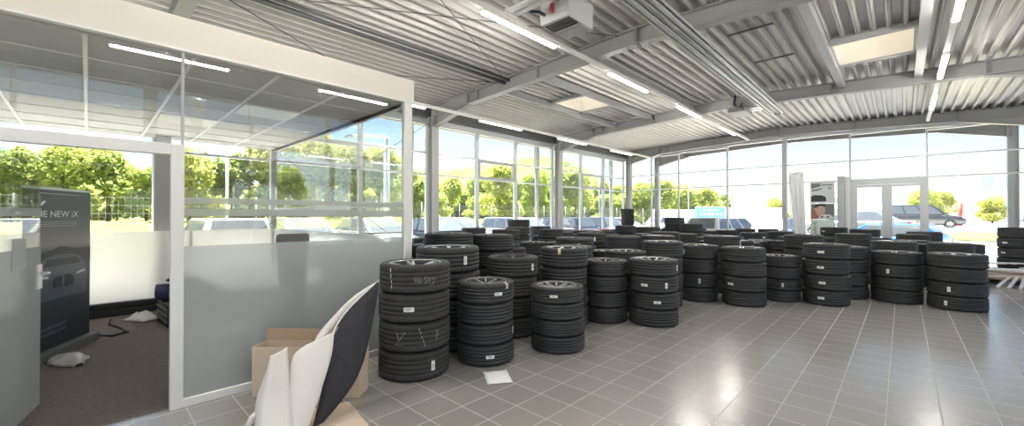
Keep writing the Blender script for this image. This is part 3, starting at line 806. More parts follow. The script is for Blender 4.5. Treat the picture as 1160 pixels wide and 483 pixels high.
MB().tube([(.02,-.27,.24),(.02,-.36,.22),(-.06,-.41,.22),(-.12,-.44,.26)],.018,8).build('gas_hose', M['black'], bx)
MB().box(-.10,-.05,-.292,-.27,.10,.22).build('gas_valve', M['red'], bx)
rf = MB()
for q in (-.55,-.66):
    rf.box(-.46,.62,q-.035,q+.035,.10,.13)
rf.box(-.47,-.44,-.71,-.50,.09,.14).box(.60,.63,-.71,-.50,.09,.14)
rf.build('reflector', M['bright'], t)
MB().tube([(-.42,-.605,.16),(.60,-.605,.16)],.030,10).build('radiant_tube', M['galv'], t)
w = MB()
for p in ((-.25,-.25),(.14,-.25),(.14,.25),(-.25,.25)): w.tube([(p[0],p[1],.34),(p[0],p[1],ztop(-3)-3.90)],.006,6)
for q in (-.4,.5): w.tube([(q,-.605,.18),(q,-.605,ztop(-3.2)-3.90)],.005,6)
w.build('burner_hanger', M['galv'], t)
# thin hanger bars above the bright tubes
for k,(xa,ya) in enumerate(((-1.75,7.35),(-1.75,9.0))):
    tag(MB().box(xa-.32,xa+.32,ya-.015,ya+.015,ztop(xa)-.03,ztop(xa)-.002).build('hanger_rail', M['dark_steel']),
        ('short dark rail under the deck beside the heater tubes, closer to the office','short dark rail under the deck beside the heater tubes, closer to the far wall')[k],'rail')

# sheet of paper on the floor
b = MB(); P = [(-2.91,2.63),(-2.66,2.46),(-2.52,2.65),(-2.78,2.82)]
rows = []
for i in range(7):
    rows.append([(P[0][0]+(P[1][0]-P[0][0])*i/6+(P[3][0]-P[0][0])*j/4, P[0][1]+(P[1][1]-P[0][1])*i/6+(P[3][1]-P[0][1])*j/4, .004+.006*abs(sin(i*1.1+.4))*(i!=3)) for j in range(5)])
b.grid(rows); tag(b.build('paper_sheet', M['paper'], solid=.0015), 'creased white sheet of paper lying on the tiles before the tyres', 'paper')

# cardboard box by the partition
FL = Vector((-3.90,.95)); FR = Vector((-3.24,1.56)); ax = (FR-FL); Lb = ax.length; rz = math.atan2(ax.y, ax.x)
cb = thing('cardboard_box','open brown cardboard box pushed against the frosted office glass','box',(FL.x,FL.y,.001),rz)
Db, Hb, w = .20, .41, .005
b = MB(); b.box(0,Lb,0,w,0,Hb).box(0,Lb,Db-w,Db,0,Hb).box(0,w,w,Db-w,0,Hb).box(Lb-w,Lb,w,Db-w,0,Hb).box(w,Lb-w,w,Db-w,0,.006)
b.build('carton', M['card'], cb)
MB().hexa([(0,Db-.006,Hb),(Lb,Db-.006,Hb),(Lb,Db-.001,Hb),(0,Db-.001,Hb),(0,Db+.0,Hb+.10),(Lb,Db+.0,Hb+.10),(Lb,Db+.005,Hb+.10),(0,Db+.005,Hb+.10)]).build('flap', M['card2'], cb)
MB().hexa([(Lb-.006,0,Hb),(Lb-.001,0,Hb),(Lb-.001,Db,Hb),(Lb-.006,Db,Hb),(Lb+.01,0,Hb+.03),(Lb+.015,0,Hb+.03),(Lb+.015,Db,Hb+.06),(Lb+.01,Db,Hb+.06)]).build('flap', M['card'], cb)
rd = thing('plastic_reel','small red plastic reel lying inside the brown cardboard box','reel',(FL.x+ax.x*.86-.066,FL.y+ax.y*.86+.075,.008))
MB().lathe([(0,0),(.075,0),(.075,.012),(.05,.016),(.05,.30),(.075,.305),(.075,.32),(0,.32)],24).build('drum', M['red'], rd)
MB().lathe([(.0,.32),(.018,.32),(.018,.335),(0,.335)],12).build('hub', M['black'], rd)
# flat sheet of cardboard on the floor
tag(MB().slab([(-3.22,1.46),(-2.66,1.38),(-2.74,.86),(-3.36,.96)], .002, .012).build('cardboard_sheet', M['card'], bevel=.002), 'flat brown cardboard sheet lying on the tiles in front of the box', 'cardboard')

# curled cream panels and the black felt panel leaning on the box
def sheet(edge_a, edge_b, bulge, n=14, m=12, twist=0):
    """loft between two edges given as (px, py, depth) points"""
    def samp(e, t):
        s = t*(len(e)-1); i = min(int(s), len(e)-2); u = s-i
        p = [Vector(point(*q)) for q in e]
        # catmull-rom
        p0, p1, p2, p3 = p[max(i-1,0)], p[i], p[i+1], p[min(i+2,len(p)-1)]
        return .5*((2*p1)+(p2-p0)*u+(2*p0-5*p1+4*p2-p3)*u*u+(3*p1-p0-3*p2+p3)*u**3)
    out = []
    vd = Vector((-sin(TH), cos(TH), 0))
    for i in range(n+1):
        t = i/n; a, c = samp(edge_a,t), samp(edge_b,t)
        out.append([a.lerp(c, j/m)-vd*bulge*sin(PI*j/m) for j in range(m+1)])
    return out
def low(rows, zmin=.004):
    return [[Vector((p.x,p.y,max(p.z,zmin))) for p in r] for r in rows]
bp = thing('felt_panel','black felt panel with white edging leaning over the cardboard box','panel',(-3.2,1.35,0))
off = Vector((-3.2,1.35,0))
E1 = [(429,319,3.50),(395,351,3.36),(377,380,3.22),(368,425,3.06),(357,482,2.90)]
E2 = [(429.5,321,3.50),(419,382,3.34),(408,420,3.22),(390,450,3.08),(360,485,2.91)]
rows = low(sheet(E1,E2,.045))
MB().grid([[p-off for p in r] for r in rows]).build('felt_face', M['felt'], bp, solid=.012)
eb = MB(); eb.tube([r[0]-off+Vector((0,0,.004)) for r in rows], .0085, 8); eb.build('white_edging', M['vinyl'], bp)
E3 = [(428,319,3.515),(398,338,3.42),(366,372,3.30),(357,386,3.25)]
E4 = [(428.5,321,3.515),(400,346,3.42),(374,377,3.29),(361,388,3.25)]
rows = sheet(E3,E4,.01,10,4)
MB().grid([[p-off for p in r] for r in rows]).build('folded_edge', M['vinyl'], bp, solid=.006)
zp = MB()
for k in range(9):
    q = point(383-k*.9,371+k*1.6,3.2)-off; zp.box(q.x-.004,q.x+.004,q.y-.004,q.y+.004,q.z-.003,q.z+.003)
zp.build('zip_end', M['galv'], bp)
def vinyl(name, label, ea, ec, bul, org, seam=False):
    t = thing(name, label, 'sheet', org); o = Vector(org)
    rows = low(sheet(ea,ec,bul,16,14))
    MB().grid([[p-o for p in r] for r in rows]).build('vinyl_face', M['vinyl'], t, solid=.006)
    MB().tube([r[-1]-o for r in rows], .006, 6).build('piped_edge', M['vinyl'], t)
    return t
vinyl('vinyl_sheet','wide cream vinyl sheet standing curled against the black felt panel',
      [(347,391,3.02),(331,406,2.94),(328,445,2.84),(331,489,2.74)],[(378,376,3.10),(375,403,3.02),(362,446,2.88),(348,488,2.76)], .05, (-3.0,1.0,0))
vinyl('vinyl_sheet','narrow cream vinyl roll standing beside the wide cream sheet, before the box',
      [(309,402,2.90),(303,420,2.86),(292,452,2.80),(289,491,2.70)],[(325,394,2.93),(327,420,2.88),(329,452,2.81),(331,491,2.70)], .09, (-2.95,.85,0))
tag(MB().tube([point(296,462,2.80),point(287,472,2.72),point(279,489,2.70)], [.012,.018,.020], 10).build('vinyl_roll', M['vinyl']), 'thin rolled end of cream vinyl at the foot of the narrow roll', 'roll')

# ------------------------------------------------------------------ office contents
P0 = Vector((-7.08,.02)); P1 = Vector((-6.17,-.44)); d = (P1-P0); Wp = d.length
bn = thing('rollup_banner','dark roll-up banner showing a car front under a white headline, behind the glass door','banner',(P1.x,P1.y,.008),math.atan2(-d.y,-d.x))
# local +x runs from the door side to the far edge; the print faces -y
b = MB(); b.prism([(-.02,0),(Wp+.02,0),(Wp+.02,.09),(-.02,.09)], -.09, .09); b.build('cassette', M['dark_steel'], bn, bevel=.012)
pr, t, out = nt('banner_print'); L = t.links.new
tc = N(t,'TexCoord'); sx = N(t,'SeparateXYZ'); L(tc.outputs['Object'], sx.inputs[0])
rp = N(t,'ValToRGB'); cr = rp.color_ramp; mr = N(t,'MapRange'); mr.inputs['From Max'].default_value = 1.8; L(sx.outputs[2], mr.inputs[0]); L(mr.outputs[0], rp.inputs[0])
for i,(p,c) in enumerate(((0,(.03,.04,.055)),(.45,(.05,.06,.075)),(.60,(.045,.045,.05)),(.66,(.36,.33,.29)),(.75,(.20,.195,.19)),(.84,(.10,.103,.11)),(1,(.075,.08,.088)))):
    e = cr.elements[i] if i < 2 else cr.elements.new(p)
    e.position = p; e.color = rgb(c)
pb = N(t,'BsdfPrincipled'); pb.inputs['Roughness'].default_value = .4; L(rp.outputs[0], pb.inputs['Base Color']); L(pb.outputs[0], out.inputs[0])
MB().box(0,Wp,-.002,.0,.09,1.77).build('print', pr, bn)
MB().box(-.005,Wp+.005,-.012,.006,1.77,1.795).build('top_rail', M['alu'], bn)
MB().tube([(Wp/2,.03,.08),(Wp/2,.03,1.77)],.012,8).build('pole', M['alu'], bn)
def poly_y(mb, pts, y, m=0):
    b0 = len(mb.v); mb.v += [(x,y,z) for x,z in pts]; mb.face(range(b0,b0+len(pts)), m)
m_dark = pbr('print_dark',(.02,.022,.028),.35); m_mid = pbr('print_car_body',(.10,.125,.155),.3); m_lite = pbr('print_light',(.62,.66,.70),.4); m_hill = pbr('print_hills',(.045,.038,.035),.4)
hl = MB(); poly_y(hl,[(0,1.06),(.12,1.09),(.35,1.12),(.52,1.165),(.75,1.13),(Wp,1.12),(Wp,.98),(0,.98)],-.0035); hl.build('printed_hills', m_hill, bn)
cx = .56
def car_front(parent):
    q = MB(); poly_y(q,[(cx-.42,.60),(cx-.45,.86),(cx-.40,.93),(cx-.28,1.045),(cx-.12,1.075),(cx+.12,1.075),(cx+.26,1.045),(cx+.37,.93),(cx+.40,.86),(cx+.38,.60)],-.0045,0)
    poly_y(q,[(cx-.31,.955),(cx-.235,1.03),(cx+.215,1.03),(cx+.29,.955)],-.0055,1)
    poly_y(q,[(cx-.17,.70),(cx-.19,.80),(cx-.13,.85),(cx+.13,.85),(cx+.19,.80),(cx+.17,.70)],-.0055,1)
    poly_y(q,[(cx-.36,.845),(cx-.22,.83),(cx-.22,.855),(cx-.36,.875)],-.006,2); poly_y(q,[(cx+.36,.845),(cx+.22,.83),(cx+.22,.855),(cx+.36,.875)],-.006,2)
    for s in (-1,1):
        q.tube([(cx+s*.01,-.006,.71),(cx+s*.165,-.006,.71),(cx+s*.18,-.006,.79),(cx+s*.125,-.006,.842),(cx+s*.01,-.006,.842),(cx+s*.01,-.006,.71)],.002,5,2)
    q.build('printed_car', [m_mid,m_dark,m_lite], parent)
car_front(bn)
def lettering(txt, parent, loc, size, mat, rot=(PI/2,0,0), name='lettering', sx_=1):
    c = bpy.data.curves.new(name,'FONT'); c.body = txt; c.size = size; c.extrude = .0006; c.materials.append(mat); c.fill_mode = 'BOTH'
    o = bpy.data.objects.new(name, c); COL.objects.link(o); o.parent = parent; o.location = loc; o.rotation_euler = rot; o.scale = (sx_,1,1)
    bpy.context.view_layer.update()
    me = bpy.data.meshes.new_from_object(o.evaluated_get(bpy.context.evaluated_depsgraph_get())); q = link(name, me, parent, loc); q.rotation_euler = rot; q.scale = (sx_,1,1)
    bpy.data.objects.remove(o); return q
lettering('THE NEW iX', bn, (.095,-.004,1.482), .098, M['tbar'], sx_=1.28)
lt = MB()
for k in range(3): lt.box(.1,.78,-.004,-.0025,1.428-k*.022,1.432-k*.022)
lt.box(.22,.82,-.004,-.0025,1.728,1.733)
lt.build('small_print', m_lite, bn)
lf = MB(); poly_y(lf,[(.22,1.60),(.255,1.605),(.30,1.64),(.29,1.655),(.25,1.645),(.225,1.62)],-.004); lf.build('leaf_emblem', M['tbar'], bn)
fs = MB()
for z in (.30,.24): poly_y(fs,[(.0,z-.02),(.62,z+.005),(.62,z+.035),(0,z+.012)],-.004)
fs.build('printed_stripe', m_mid, bn)
# crumpled plastic on the carpet
b = MB(); rows = []
Rb = random.Random(3)
for i in range(15):
    a = i/14; rows.append([( -.28+.56*a, .11*cos(j/10*PI)*(.35+.9*sin(PI*min(1,a+.1)))*(1+.2*Rb.uniform(-1,1)), max(.004,(.10*sin(j/10*PI)*(.3+.9*a if a<.8 else 1.0-.6*(a-.8)*5))*(1+.3*Rb.uniform(-1,1)))) for j in range(11)])
b.grid(rows); tag(b.build('plastic_bag', M['poly'], None, (-6.15,-.12,.008), rad(15), solid=.003), 'crumpled whitish plastic bag on the carpet in front of the banner', 'bag')
# cable
tag(MB().tube([(-7.2,.12,.018),(-7.05,.22,.02),(-7.15,.36,.02),(-7.32,.3,.05),(-7.38,.2,.10),(-7.42,.22,.16)],.014,8).build('power_cable', M['black']), 'short black cable curling on the carpet beside the banner', 'cable')
# stored bits beside the office door
cr_ = thing('storage_crate','black crate on the office carpet under the rolled mat','crate',(-7.40,1.02,.008),rad(4))
b = MB(); b.box(-.32,.32,-.3,.3,0,.02)
for (a,c,e,f_) in ((-.32,-.30,-.3,.3),(.30,.32,-.3,.3),(-.30,.30,-.3,-.28),(-.30,.30,.28,.3)): b.box(a,c,e,f_,.02,.29)
b.box(-.30,.30,-.28,.28,.24,.25)
b.build('shell', M['black'], cr_)
rr = MB()
for z in (.06,.14,.22): rr.box(-.33,.33,-.315,-.3,z,z+.02).box(-.335,-.32,-.3,.3,z,z+.02)
rr.build('rib', M['dark_steel'], cr_)
rm = thing('rolled_mat','purple rolled foam mat lying on the black crate in the office','mat',(-7.46,1.00,.29+.135))
sp = MB(); turns = 3.5; pts = []
for k in range(60):
    a = k/59*turns*2*PI; r = .018+.0165*a/2/PI*1.6; pts.append((r*cos(a), r*sin(a)))
for k in range(59):
    (x1,z1),(x2,z2) = pts[k],pts[k+1]
    l1, l2 = math.hypot(x1,z1), math.hypot(x2,z2); th = .012
    sp.hexa([(x1,-.34,z1),(x2,-.34,z2),(x2,.34,z2),(x1,.34,z1),(x1*(1+th/l1),-.34,z1*(1+th/l1)),(x2*(1+th/l2),-.34,z2*(1+th/l2)),(x2*(1+th/l2),.34,z2*(1+th/l2)),(x1*(1+th/l1),.34,z1*(1+th/l1))])
sp.build('foam_roll', M['mat'], rm, rz=rad(-15))
MB().lathe([(.02,-.335),(.098,-.335),(.098,-.325),(.02,-.325)],32).build('pale_core', M['matin'], rm).rotation_euler = (rad(90),0,rad(-15))
cu = thing('seat_cushion','charcoal seat cushion lying on top of the rolled mat','cushion',(-7.50,.98,.59),rad(20))
b = MB(); b.lathe([(0,-.03),(.12,-.032),(.20,-.02),(.215,0),(.20,.022),(.12,.034),(0,.03)],28); b.build('padding', M['fab'], cu, sub=1)
MB().lathe([(.21,-.004),(.219,0),(.21,.004)],28).build('piping', M['black'], cu)
b = MB(); rows = []
for i in range(11):
    rows.append([(-.20+.04*i, -.13+.026*j, .012+.10*sin(PI*i/10)**.7*sin(PI*j/10)**.7*(1+.35*Rb.uniform(-1,1))) for j in range(11)])
b.grid(rows); tag(b.build('plastic_wrap', M['poly'], None, (-7.88,.56,.008), rad(30), solid=.003), 'clear plastic wrap crumpled in front of the black crate', 'wrap')
# tall backed office chair behind the frosted pane
ch = thing('office_chair','dark high-backed office chair behind the frosted pane, top edge showing','chair',(-4.53,1.37,.008),rad(-90))
b = MB()
for k in range(5):
    a = 2*PI*k/5+.3; b.bar((0,0,.10),(.30*cos(a),.30*sin(a),.065),.05,.03)
b.lathe([(0,.06),(.04,.06),(.04,.13),(0,.13)],16); b.build('star_base', M['black'], ch)
for k in range(5):
    a = 2*PI*k/5+.3; MB().tube([(.30*cos(a)-.02,.30*sin(a),.03),(.30*cos(a)+.02,.30*sin(a),.03)],.03,14).build('castor', M['black'], ch)
MB().tube([(0,0,.1),(0,0,.44)],.028,14).build('gas_lift', M['dark_steel'], ch)
b = MB(); b.box(-.24,.24,-.24,.24,.44,.52); b.build('seat', M['fab'], ch, bevel=.03)
b = MB(); bk = [(.52,.11),(.70,.115),(.95,.125),(1.13,.135),(1.16,.15),(1.30,.152),(1.325,.14)]
rows = []
for z, w in bk: rows.append([(-w+2*w*j/6, .27+.03*sin(PI*j/6)+.02*(z-.5), z) for j in range(7)])
b.grid(rows); bo = b.build('backrest', M['fab'], ch, solid=.05, sub=1)
MB().bar((0,.02,.46),(0,.29,.60),.06,.02).build('back_bracket', M['black'], ch)
for s in (-1,1):
    MB().tube([(s*.25,.1,.48),(s*.29,.1,.66),(s*.29,-.12,.68)],.014,8).build('armrest', M['black'], ch)
# pale carton also pressed near the frosted pane
pc = thing('white_carton','pale carton standing behind the frosted pane near the office chair','carton',(-4.40,.98,.008),rad(12))
MB().box(-.11,.11,-.13,.13,0,.48).build('carton', M['board'], pc, bevel=.004)
MB().box(-.11,.11,-.004,.004,.4802,.4815).build('tape_strip', M['tape'], pc)

# ------------------------------------------------------------------ far end of the hall
# satin flag on a bent pole
fl = thing('flag_banner','pale satin flag hanging in folds beside the far glass post','flag',(-2.42,16.2,0))
rows = []
for i in range(23):
    z = .55+(2.36)*i/22; w = .20-.0*i; sh = -.10*(i/22); top = (z > 2.85)
    rows.append([(sh+(-w+2*w*j/16)*(.80+.2*i/22), .035*sin(j*1.3+i*.12+.6*sin(i*.3))*(1-.5*i/22), z+(.03*(j/16) if i==22 else 0)) for j in range(17)])
MB().grid(rows).build('cloth', M['sail'], fl, solid=.003)
MB().tube([(-.16,.05,0),(-.26,.05,1.5),(-.31,.04,2.93)],.012,8).build('pole', M['alu'], fl)
MB().tube([(-.31,.04,2.93),(.11,.02,2.96)],.010,8).build('top_rod', M['alu'], fl)
MB().lathe([(0,0),(.2,0),(.2,.02),(.03,.05),(0,.05)],24,(-.16,.05,0)).build('foot', M['dark_steel'], fl)
# poster display
ps = thing('poster_stand','poster stand with a car picture over a face picture, beside the satin flag','poster',(-1.84,16.25,0))
MB().box(-.31,-.29,-.015,.015,0,2.58).box(.29,.31,-.015,.015,0,2.58).box(-.29,.29,-.015,.015,2.56,2.58).build('stand_frame', M['alu'], ps)
MB().box(-.4,-.2,-.16,.16,0,.02).box(.2,.4,-.16,.16,0,.02).build('foot', M['alu'], ps)
m_pl = pbr('poster_pale',(.62,.64,.66),.4); m_sk = pbr('poster_skin',(.52,.36,.28),.5); m_bg = pbr('poster_grey',(.16,.165,.17),.5); m_mint = pbr('poster_mint',(.60,.70,.66),.5); m_gr = pbr('poster_green',(.20,.36,.15),.5)
up = MB(); up.box(-.29,.29,-.008,0,1.91,2.56); po_ = up.build('upper_poster', m_pl, ps)
q = MB(); poly_y(q,[(-.29,1.96),(-.29,2.13),(-.22,2.18),(.0,2.16),(.09,2.10),(.10,1.97)],-.0095,0)
poly_y(q,[(-.29,2.38),(-.05,2.45),(-.04,2.54),(-.29,2.55)],-.0095,1); poly_y(q,[(-.28,2.30),(.0,2.36),(.0,2.39),(-.28,2.335)],-.010,0); poly_y(q,[(-.02,2.47),(.26,2.475),(.26,2.51),(-.02,2.505)],-.0095,1)
q.build('printed_car', [m_dark,m_bg], po_)
rq = MB()
rq.disc((.19,-.0098,2.385),.045,24,0,'y'); rq.disc((.19,-.0102,2.385),.030,24,1,'y')
for s in (0,1):
    a0 = s*PI; b0 = len(rq.v); rq.v.append((.19,-.0106,2.385)); rq.v += [(.19+.029*cos(a0+PI/2*k/6),-.0106,2.385+.029*sin(a0+PI/2*k/6)) for k in range(7)]
    rq.face(range(b0,b0+8),2)
rq.build('round_emblem', [m_dark,M['tbar'],pbr('emblem_blue',(.05,.2,.5),.4)], po_)
lo = MB(); lo.box(-.29,.29,-.008,0,1.40,1.895); lp = lo.build('lower_poster', m_bg, ps)
q = MB(); poly_y(q,[(-.07+.15*cos(t*PI/9)*.95, 1.69+.175*sin(t*PI/9)) for t in range(18)],-.0095,0)
poly_y(q,[(-.27,1.41),(-.27,1.60),(-.20,1.72),(-.15,1.60),(-.12,1.42)],-.0098,3)
poly_y(q,[(-.22,1.80),(-.16,1.88),(-.02,1.895),(.09,1.84),(.06,1.80),(-.06,1.83),(-.18,1.76)],-.0102,1)
poly_y(q,[(-.13,1.43),(-.05,1.52),(.05,1.56),(.2,1.54),(.28,1.46),(.28,1.42)],-.0105,2)
for x in (-.01,.14): poly_y(q,[(x+.035*cos(t*PI/6), 1.48+.025*sin(t*PI/6)) for t in range(12)],-.011,1)
for x in (-.13,-.01): poly_y(q,[(x+.018*cos(t*PI/4), 1.72+.008*sin(t*PI/4)) for t in range(8)],-.0104,1)
poly_y(q,[(-.09,1.61),(-.03,1.615),(-.06,1.60)],-.0104,3)
q.build('printed_face', [m_sk,m_dark,m_pl,pbr('poster_scarf',(.35,.12,.08),.5)], lp)
MB().box(-.29,.29,-.007,0,.75,1.385).build('lower_panel', m_mint, ps)
tg = MB()
for k in range(7): poly_y(tg,[(-.20+.01*(k%2),.80+.07*k),(-.27+.03*(k%3),.86+.07*k),(-.2,.87+.07*k)],-.0085); poly_y(tg,[(-.20,.82+.07*k),(-.13-.02*(k%2),.88+.07*k),(-.19,.89+.07*k)],-.0085)
tg.build('printed_twig', m_gr, ps)
# white casing beside the door
wc = thing('air_curtain','tall white door casing standing between poster and double door','casing',(-1.37,16.62,0))
MB().box(-.12,.08,-.12,.14,0,2.76).build('front_casing', M['steelp'], wc, bevel=.006); MB().box(.08,.17,-.10,.16,0,2.74).build('side_casing', M['white'], wc, bevel=.006)
gl = MB()
for k in range(40): gl.box(-.09,.05,-.126,-.12,.3+k*.055,.33+k*.055)
gl.build('air_grille', M['alu'], wc)

# lumber by the far corner
LG = 'boards in the pile by the far corner'
pal = thing('wooden_pallet','wooden pallet under the pile of boards near the corner stack','pallet',(1.55,14.3,0),rad(12))
for k in range(5): MB().box(-.5,.5,-.38+k*.165,-.28+k*.165,.1,.122).build('deck_board', M['wood'], pal)
for k in range(3): MB().box(-.5+.43*k,-.36+.43*k,-.38,.38,0,.1).build('bearer', M['wood'], pal)
for k in range(6):
    w = .34-.02*k; o = MB().box(-.62,.62,-w,w,0,.03).build('timber_board', M['wood'] if k % 2 == 0 else M['board'], None, (1.55+R.uniform(-.06,.06),14.3+R.uniform(-.05,.05),.1221+.031*k), rad(12+R.uniform(-9,9)), bevel=.003)
    tag(o, f'pale timber board, {NUM[k]} layer from the floor in the board pile', 'board')
for k in range(7):
    a = Vector((1.98+.05*k, 14.9-.02*k, .30+.015*(k%3))); c = Vector((1.42+.16*k, 13.1+.05*k, .02))
    o = tag(MB().bar(a, c, .05, .028).build('aluminium_profile', M['bright']), f'long bright aluminium profile sloping from the board pile, {NUM[k]} of the fan', 'profile')
for k in range(2):
    tag(MB().bar((1.05+.25*k,14.9+.3*k,.36),(1.75+.3*k,14.75+.3*k,.40),.22,.02).build('shelf_board', M['board']), ('pale shelf board across the board pile, lower one','pale shelf board across the board pile, upper one')[k], 'board')
# ------------------------------------------------------------------ outside
def sm(t): t = max(0,min(1,t)); return t*t*(3-2*t)
def gz(x, y):
    z = -.03
    z += 1.25*sm((-18.2-x)/6)*sm((60-y)/30)
    z += .62*sm((y-21)/10)*sm((x+14)/6)
    return z
xsx = [-120,-80,-60,-50,-44,-38]+[-34+1.2*k for k in range(40)]+[16,22,30,40,60,90]
ysy = [-60,-40,-28,-20]+[-14+2*k for k in range(40)]+[70,80,95,115,140,180]
MB().grid([[(x,y,gz(x,y)-(.12 if XL-.1<x<XR+.1 and YR-.1<y<YB+.1 else 0)) for y in ysy] for x in xsx][::-1]).build('ground', M['asphalt'])['kind'] = 'structure'
def lawn(name, xs, ys, dz=.03):
    o = MB().grid([[(x,y,gz(x,y)+dz) for y in ys] for x in xs][::-1]).build(name, M['grass']); o['kind'] = 'structure'
lawn('ground_meadow', [-90,-70,-55,-45,-38,-34,-31,-28]+[-26+.8*k for k in range(11)], [-30,-20]+[-12+3*k for k in range(22)])
lawn('ground_verge', [-.6,2,5,8,12,18], [27.2,28,29,30,31,32,33,34], .04)
o = MB().grid([[(x,y,gz(x,y)+.02) for y in (-40,-30,-20,-10,0,8,16,20,23)] for x in (3.9,7,11,15.9,32)][::-1]).build('ground_added_yard', M['yard']); o['kind'] = 'structure'  # unseen dark strip, added to dim sunlit ground mirrored in the office glass
# hills
def hill(name, d0, d1, pxs, hs, seed):
    rh = random.Random(seed); rows = []
    for i in range(13):
        t = i/12; r = []
        for px, h in zip(pxs, hs):
            dep = d0+(d1-d0)*t; x, y = place(px, dep)
            r.append((x,y, max(-2, h*sin(PI/2*t)**.8*(1+.09*rh.uniform(-1,1)))))
        rows.append(r)
    o = MB().grid(rows[::-1]).build(name, M['hill'], sub=2); o['kind'] = 'structure'
pxs = list(range(-260,800,20))
hill('hill', 120, 210, pxs, [ (14+16*math.exp(-((p-560)/190)**2)+5*sin(p/47.)+12*math.exp(-((p-60)/160)**2))*sm((820-p)/220) for p in pxs], 5)

# trees
def tree_mesh(seed, blobs, n, size):
    rt = random.Random(seed); b = MB()
    for k in range(n):
        c = rt.choice(blobs)
        while True:
            v = Vector((rt.uniform(-1,1),rt.uniform(-1,1),rt.uniform(-1,1)))
            if .3 < v.length < 1: break
        v = v.normalized()*(.72+.33*rt.random())
        p = Vector((c[0]+v.x*c[3], c[1]+v.y*c[3], c[2]+v.z*c[3]*.9))
        d1 = Vector((rt.uniform(-1,1),rt.uniform(-1,1),rt.uniform(-.6,.6))).normalized()
        d2 = d1.cross(Vector((rt.uniform(-1,1),rt.uniform(-1,1),rt.uniform(-1,1)))).normalized()
        s = size*rt.uniform(.6,1.3); i = len(b.v)
        b.v += [tuple(p-d1*s), tuple(p+d2*s*.55), tuple(p+d1*s), tuple(p-d2*s*.55)]
        b.face((i,i+1,i+2,i+3))
    return b
def blobset(seed, n, low_):
    rt = random.Random(seed)
    out = [(0,0,.62,.30)]
    for k in range(n):
        a = rt.uniform(0,2*PI); q = rt.random(); rr = rt.uniform(.10,.33)*(1.1-q*.6); z = low_+q*(.86-low_)
        out.append((rr*cos(a), rr*sin(a), z, rt.uniform(.12,.19)))
    return out
KIND = []
for sd, lo_, mt, n in ((1,.10,'leaf',4800),(2,.16,'leaf',4800),(3,.08,'leafd',5200),(4,.26,'leaf',4200)):
    KIND.append((tree_mesh(sd, blobset(sd+20, 13, lo_), n, .034).mesh('foliage', M[mt]), lo_))
def trunk_mesh():
    b = MB(); b.tube([(0,0,-.02),(.005,0,.2),(-.005,.005,.42),(.01,0,.66)],[.030,.022,.017,.008],8)
    for a, z in ((.4,.3),(2.4,.36),(4.2,.42),(5.4,.5)): b.tube([(0,0,z),(.10*cos(a),.10*sin(a),z+.1),(.18*cos(a),.18*sin(a),z+.24)],[.012,.008,.004],6)
    return b.mesh('trunk', M['bark'])
TRUNK = trunk_mesh()
TREES = [(-45,17,150,0,'broad tree beyond the fence, past the office door side'),(12,17.5,160,2,'dark bushy tree seen through the open glass door'),(72,18.5,152,0,'tall yellow-green tree behind the banner top'),
 (122,20,168,3,'tree behind the fence between banner and office door jamb'),(166,21,186,1,'small yellow tree behind the fence beside the door jamb'),(214,20,160,0,'leafy tree above the white car roof'),
 (258,23,168,2,'darker tree behind the thin white pole'),(312,24,140,0,'tall tree behind the office corner post'),(350,26,148,1,'tall tree behind the first opening sash'),
 (392,27,156,0,'round tree beyond the dark parked car'),(430,29,168,3,'tree beside the white street lamp by the office end post'),(474,34,192,2,'tree seen just past the office end post'),
 (512,44,200,3,'low tree below the hill, beyond the silver estate car'),(545,42,194,1,'small tree beside the window mullion below the hill'),(566,33,181,0,'tall light tree behind the middle opening sash'),
 (588,46,205,2,'low dark tree beyond the blue estate'),(607,40,192,1,'slim tree before the white block of flats'),(634,48,186,0,'tall tree behind the third wall column'),
 (652,48,192,3,'light tree beyond the third bay, before the lamp arm'),(684,56,203,1,'low tree at the end of the window side'),(706,60,205,0,'tree behind the tall slim stack'),
 (727,50,202,0,'tree beside the outer canopy post'),(750,50,203,3,'tree just past the outer canopy post'),(775,54,209,1,'tree behind the first far lamp post'),
 (801,56,213,3,'yellowish tree above the turquoise panel'),(826,70,219,2,'small tree beside the white containers'),(880,72,224,1,'small tree beside the thick middle post'),
 (1046,44,210,0,'broad tree above the dark van'),(1066,58,218,3,'small tree between van and red striped pole'),(1124,52,222,1,'small round tree in front of the pale tower')]
for px, dep, py, kd, lab in TREES:
    x, y = place(px, dep); z0 = gz(x,y)-.05; h = (EYE-(py-245)/FPX*dep-z0)/.97
    if px > 1110: h = h
    t = thing('tree', lab, 'tree', (x,y,z0), R.uniform(0,6.28), 'trees outside the hall')
    wdt = h*R.uniform(.8,.95)*(1.0 if px < 700 else 1.15); t.scale = (wdt, wdt, h)
    link('foliage', KIND[kd][0], t); link('trunk', TRUNK, t)

# low bushes between the trees
for k,(px,dep,py) in enumerate(((40,22,216),(95,23,212),(145,24,214),(196,26,212),(240,27,216),(286,28,212),(335,30,214),(374,31,210),(412,33,214),(452,36,214),(492,38,216),(500,52,208),(527,50,212),(548,40,216),(584,52,212),(600,48,216),(626,56,214),(643,58,210),(668,60,214),(690,52,218),(716,58,216),(738,58,216),(762,60,218))):
    x, y = place(px, dep); z0 = gz(x,y)-.05; h = (EYE-(py-245)/FPX*dep-z0)/.95
    o = thing('bush', 'low bush, %s from the banner side, between the tree trunks beyond the parked cars' % (NUM+['twenty-second','twenty-third'])[k], 'bush', (x,y,z0), R.uniform(0,6.28), 'bushes below the trees')
    o.scale = (h*1.5,h*1.5,h); link('foliage', KIND[(2,0,1)[k%3]][0], o)
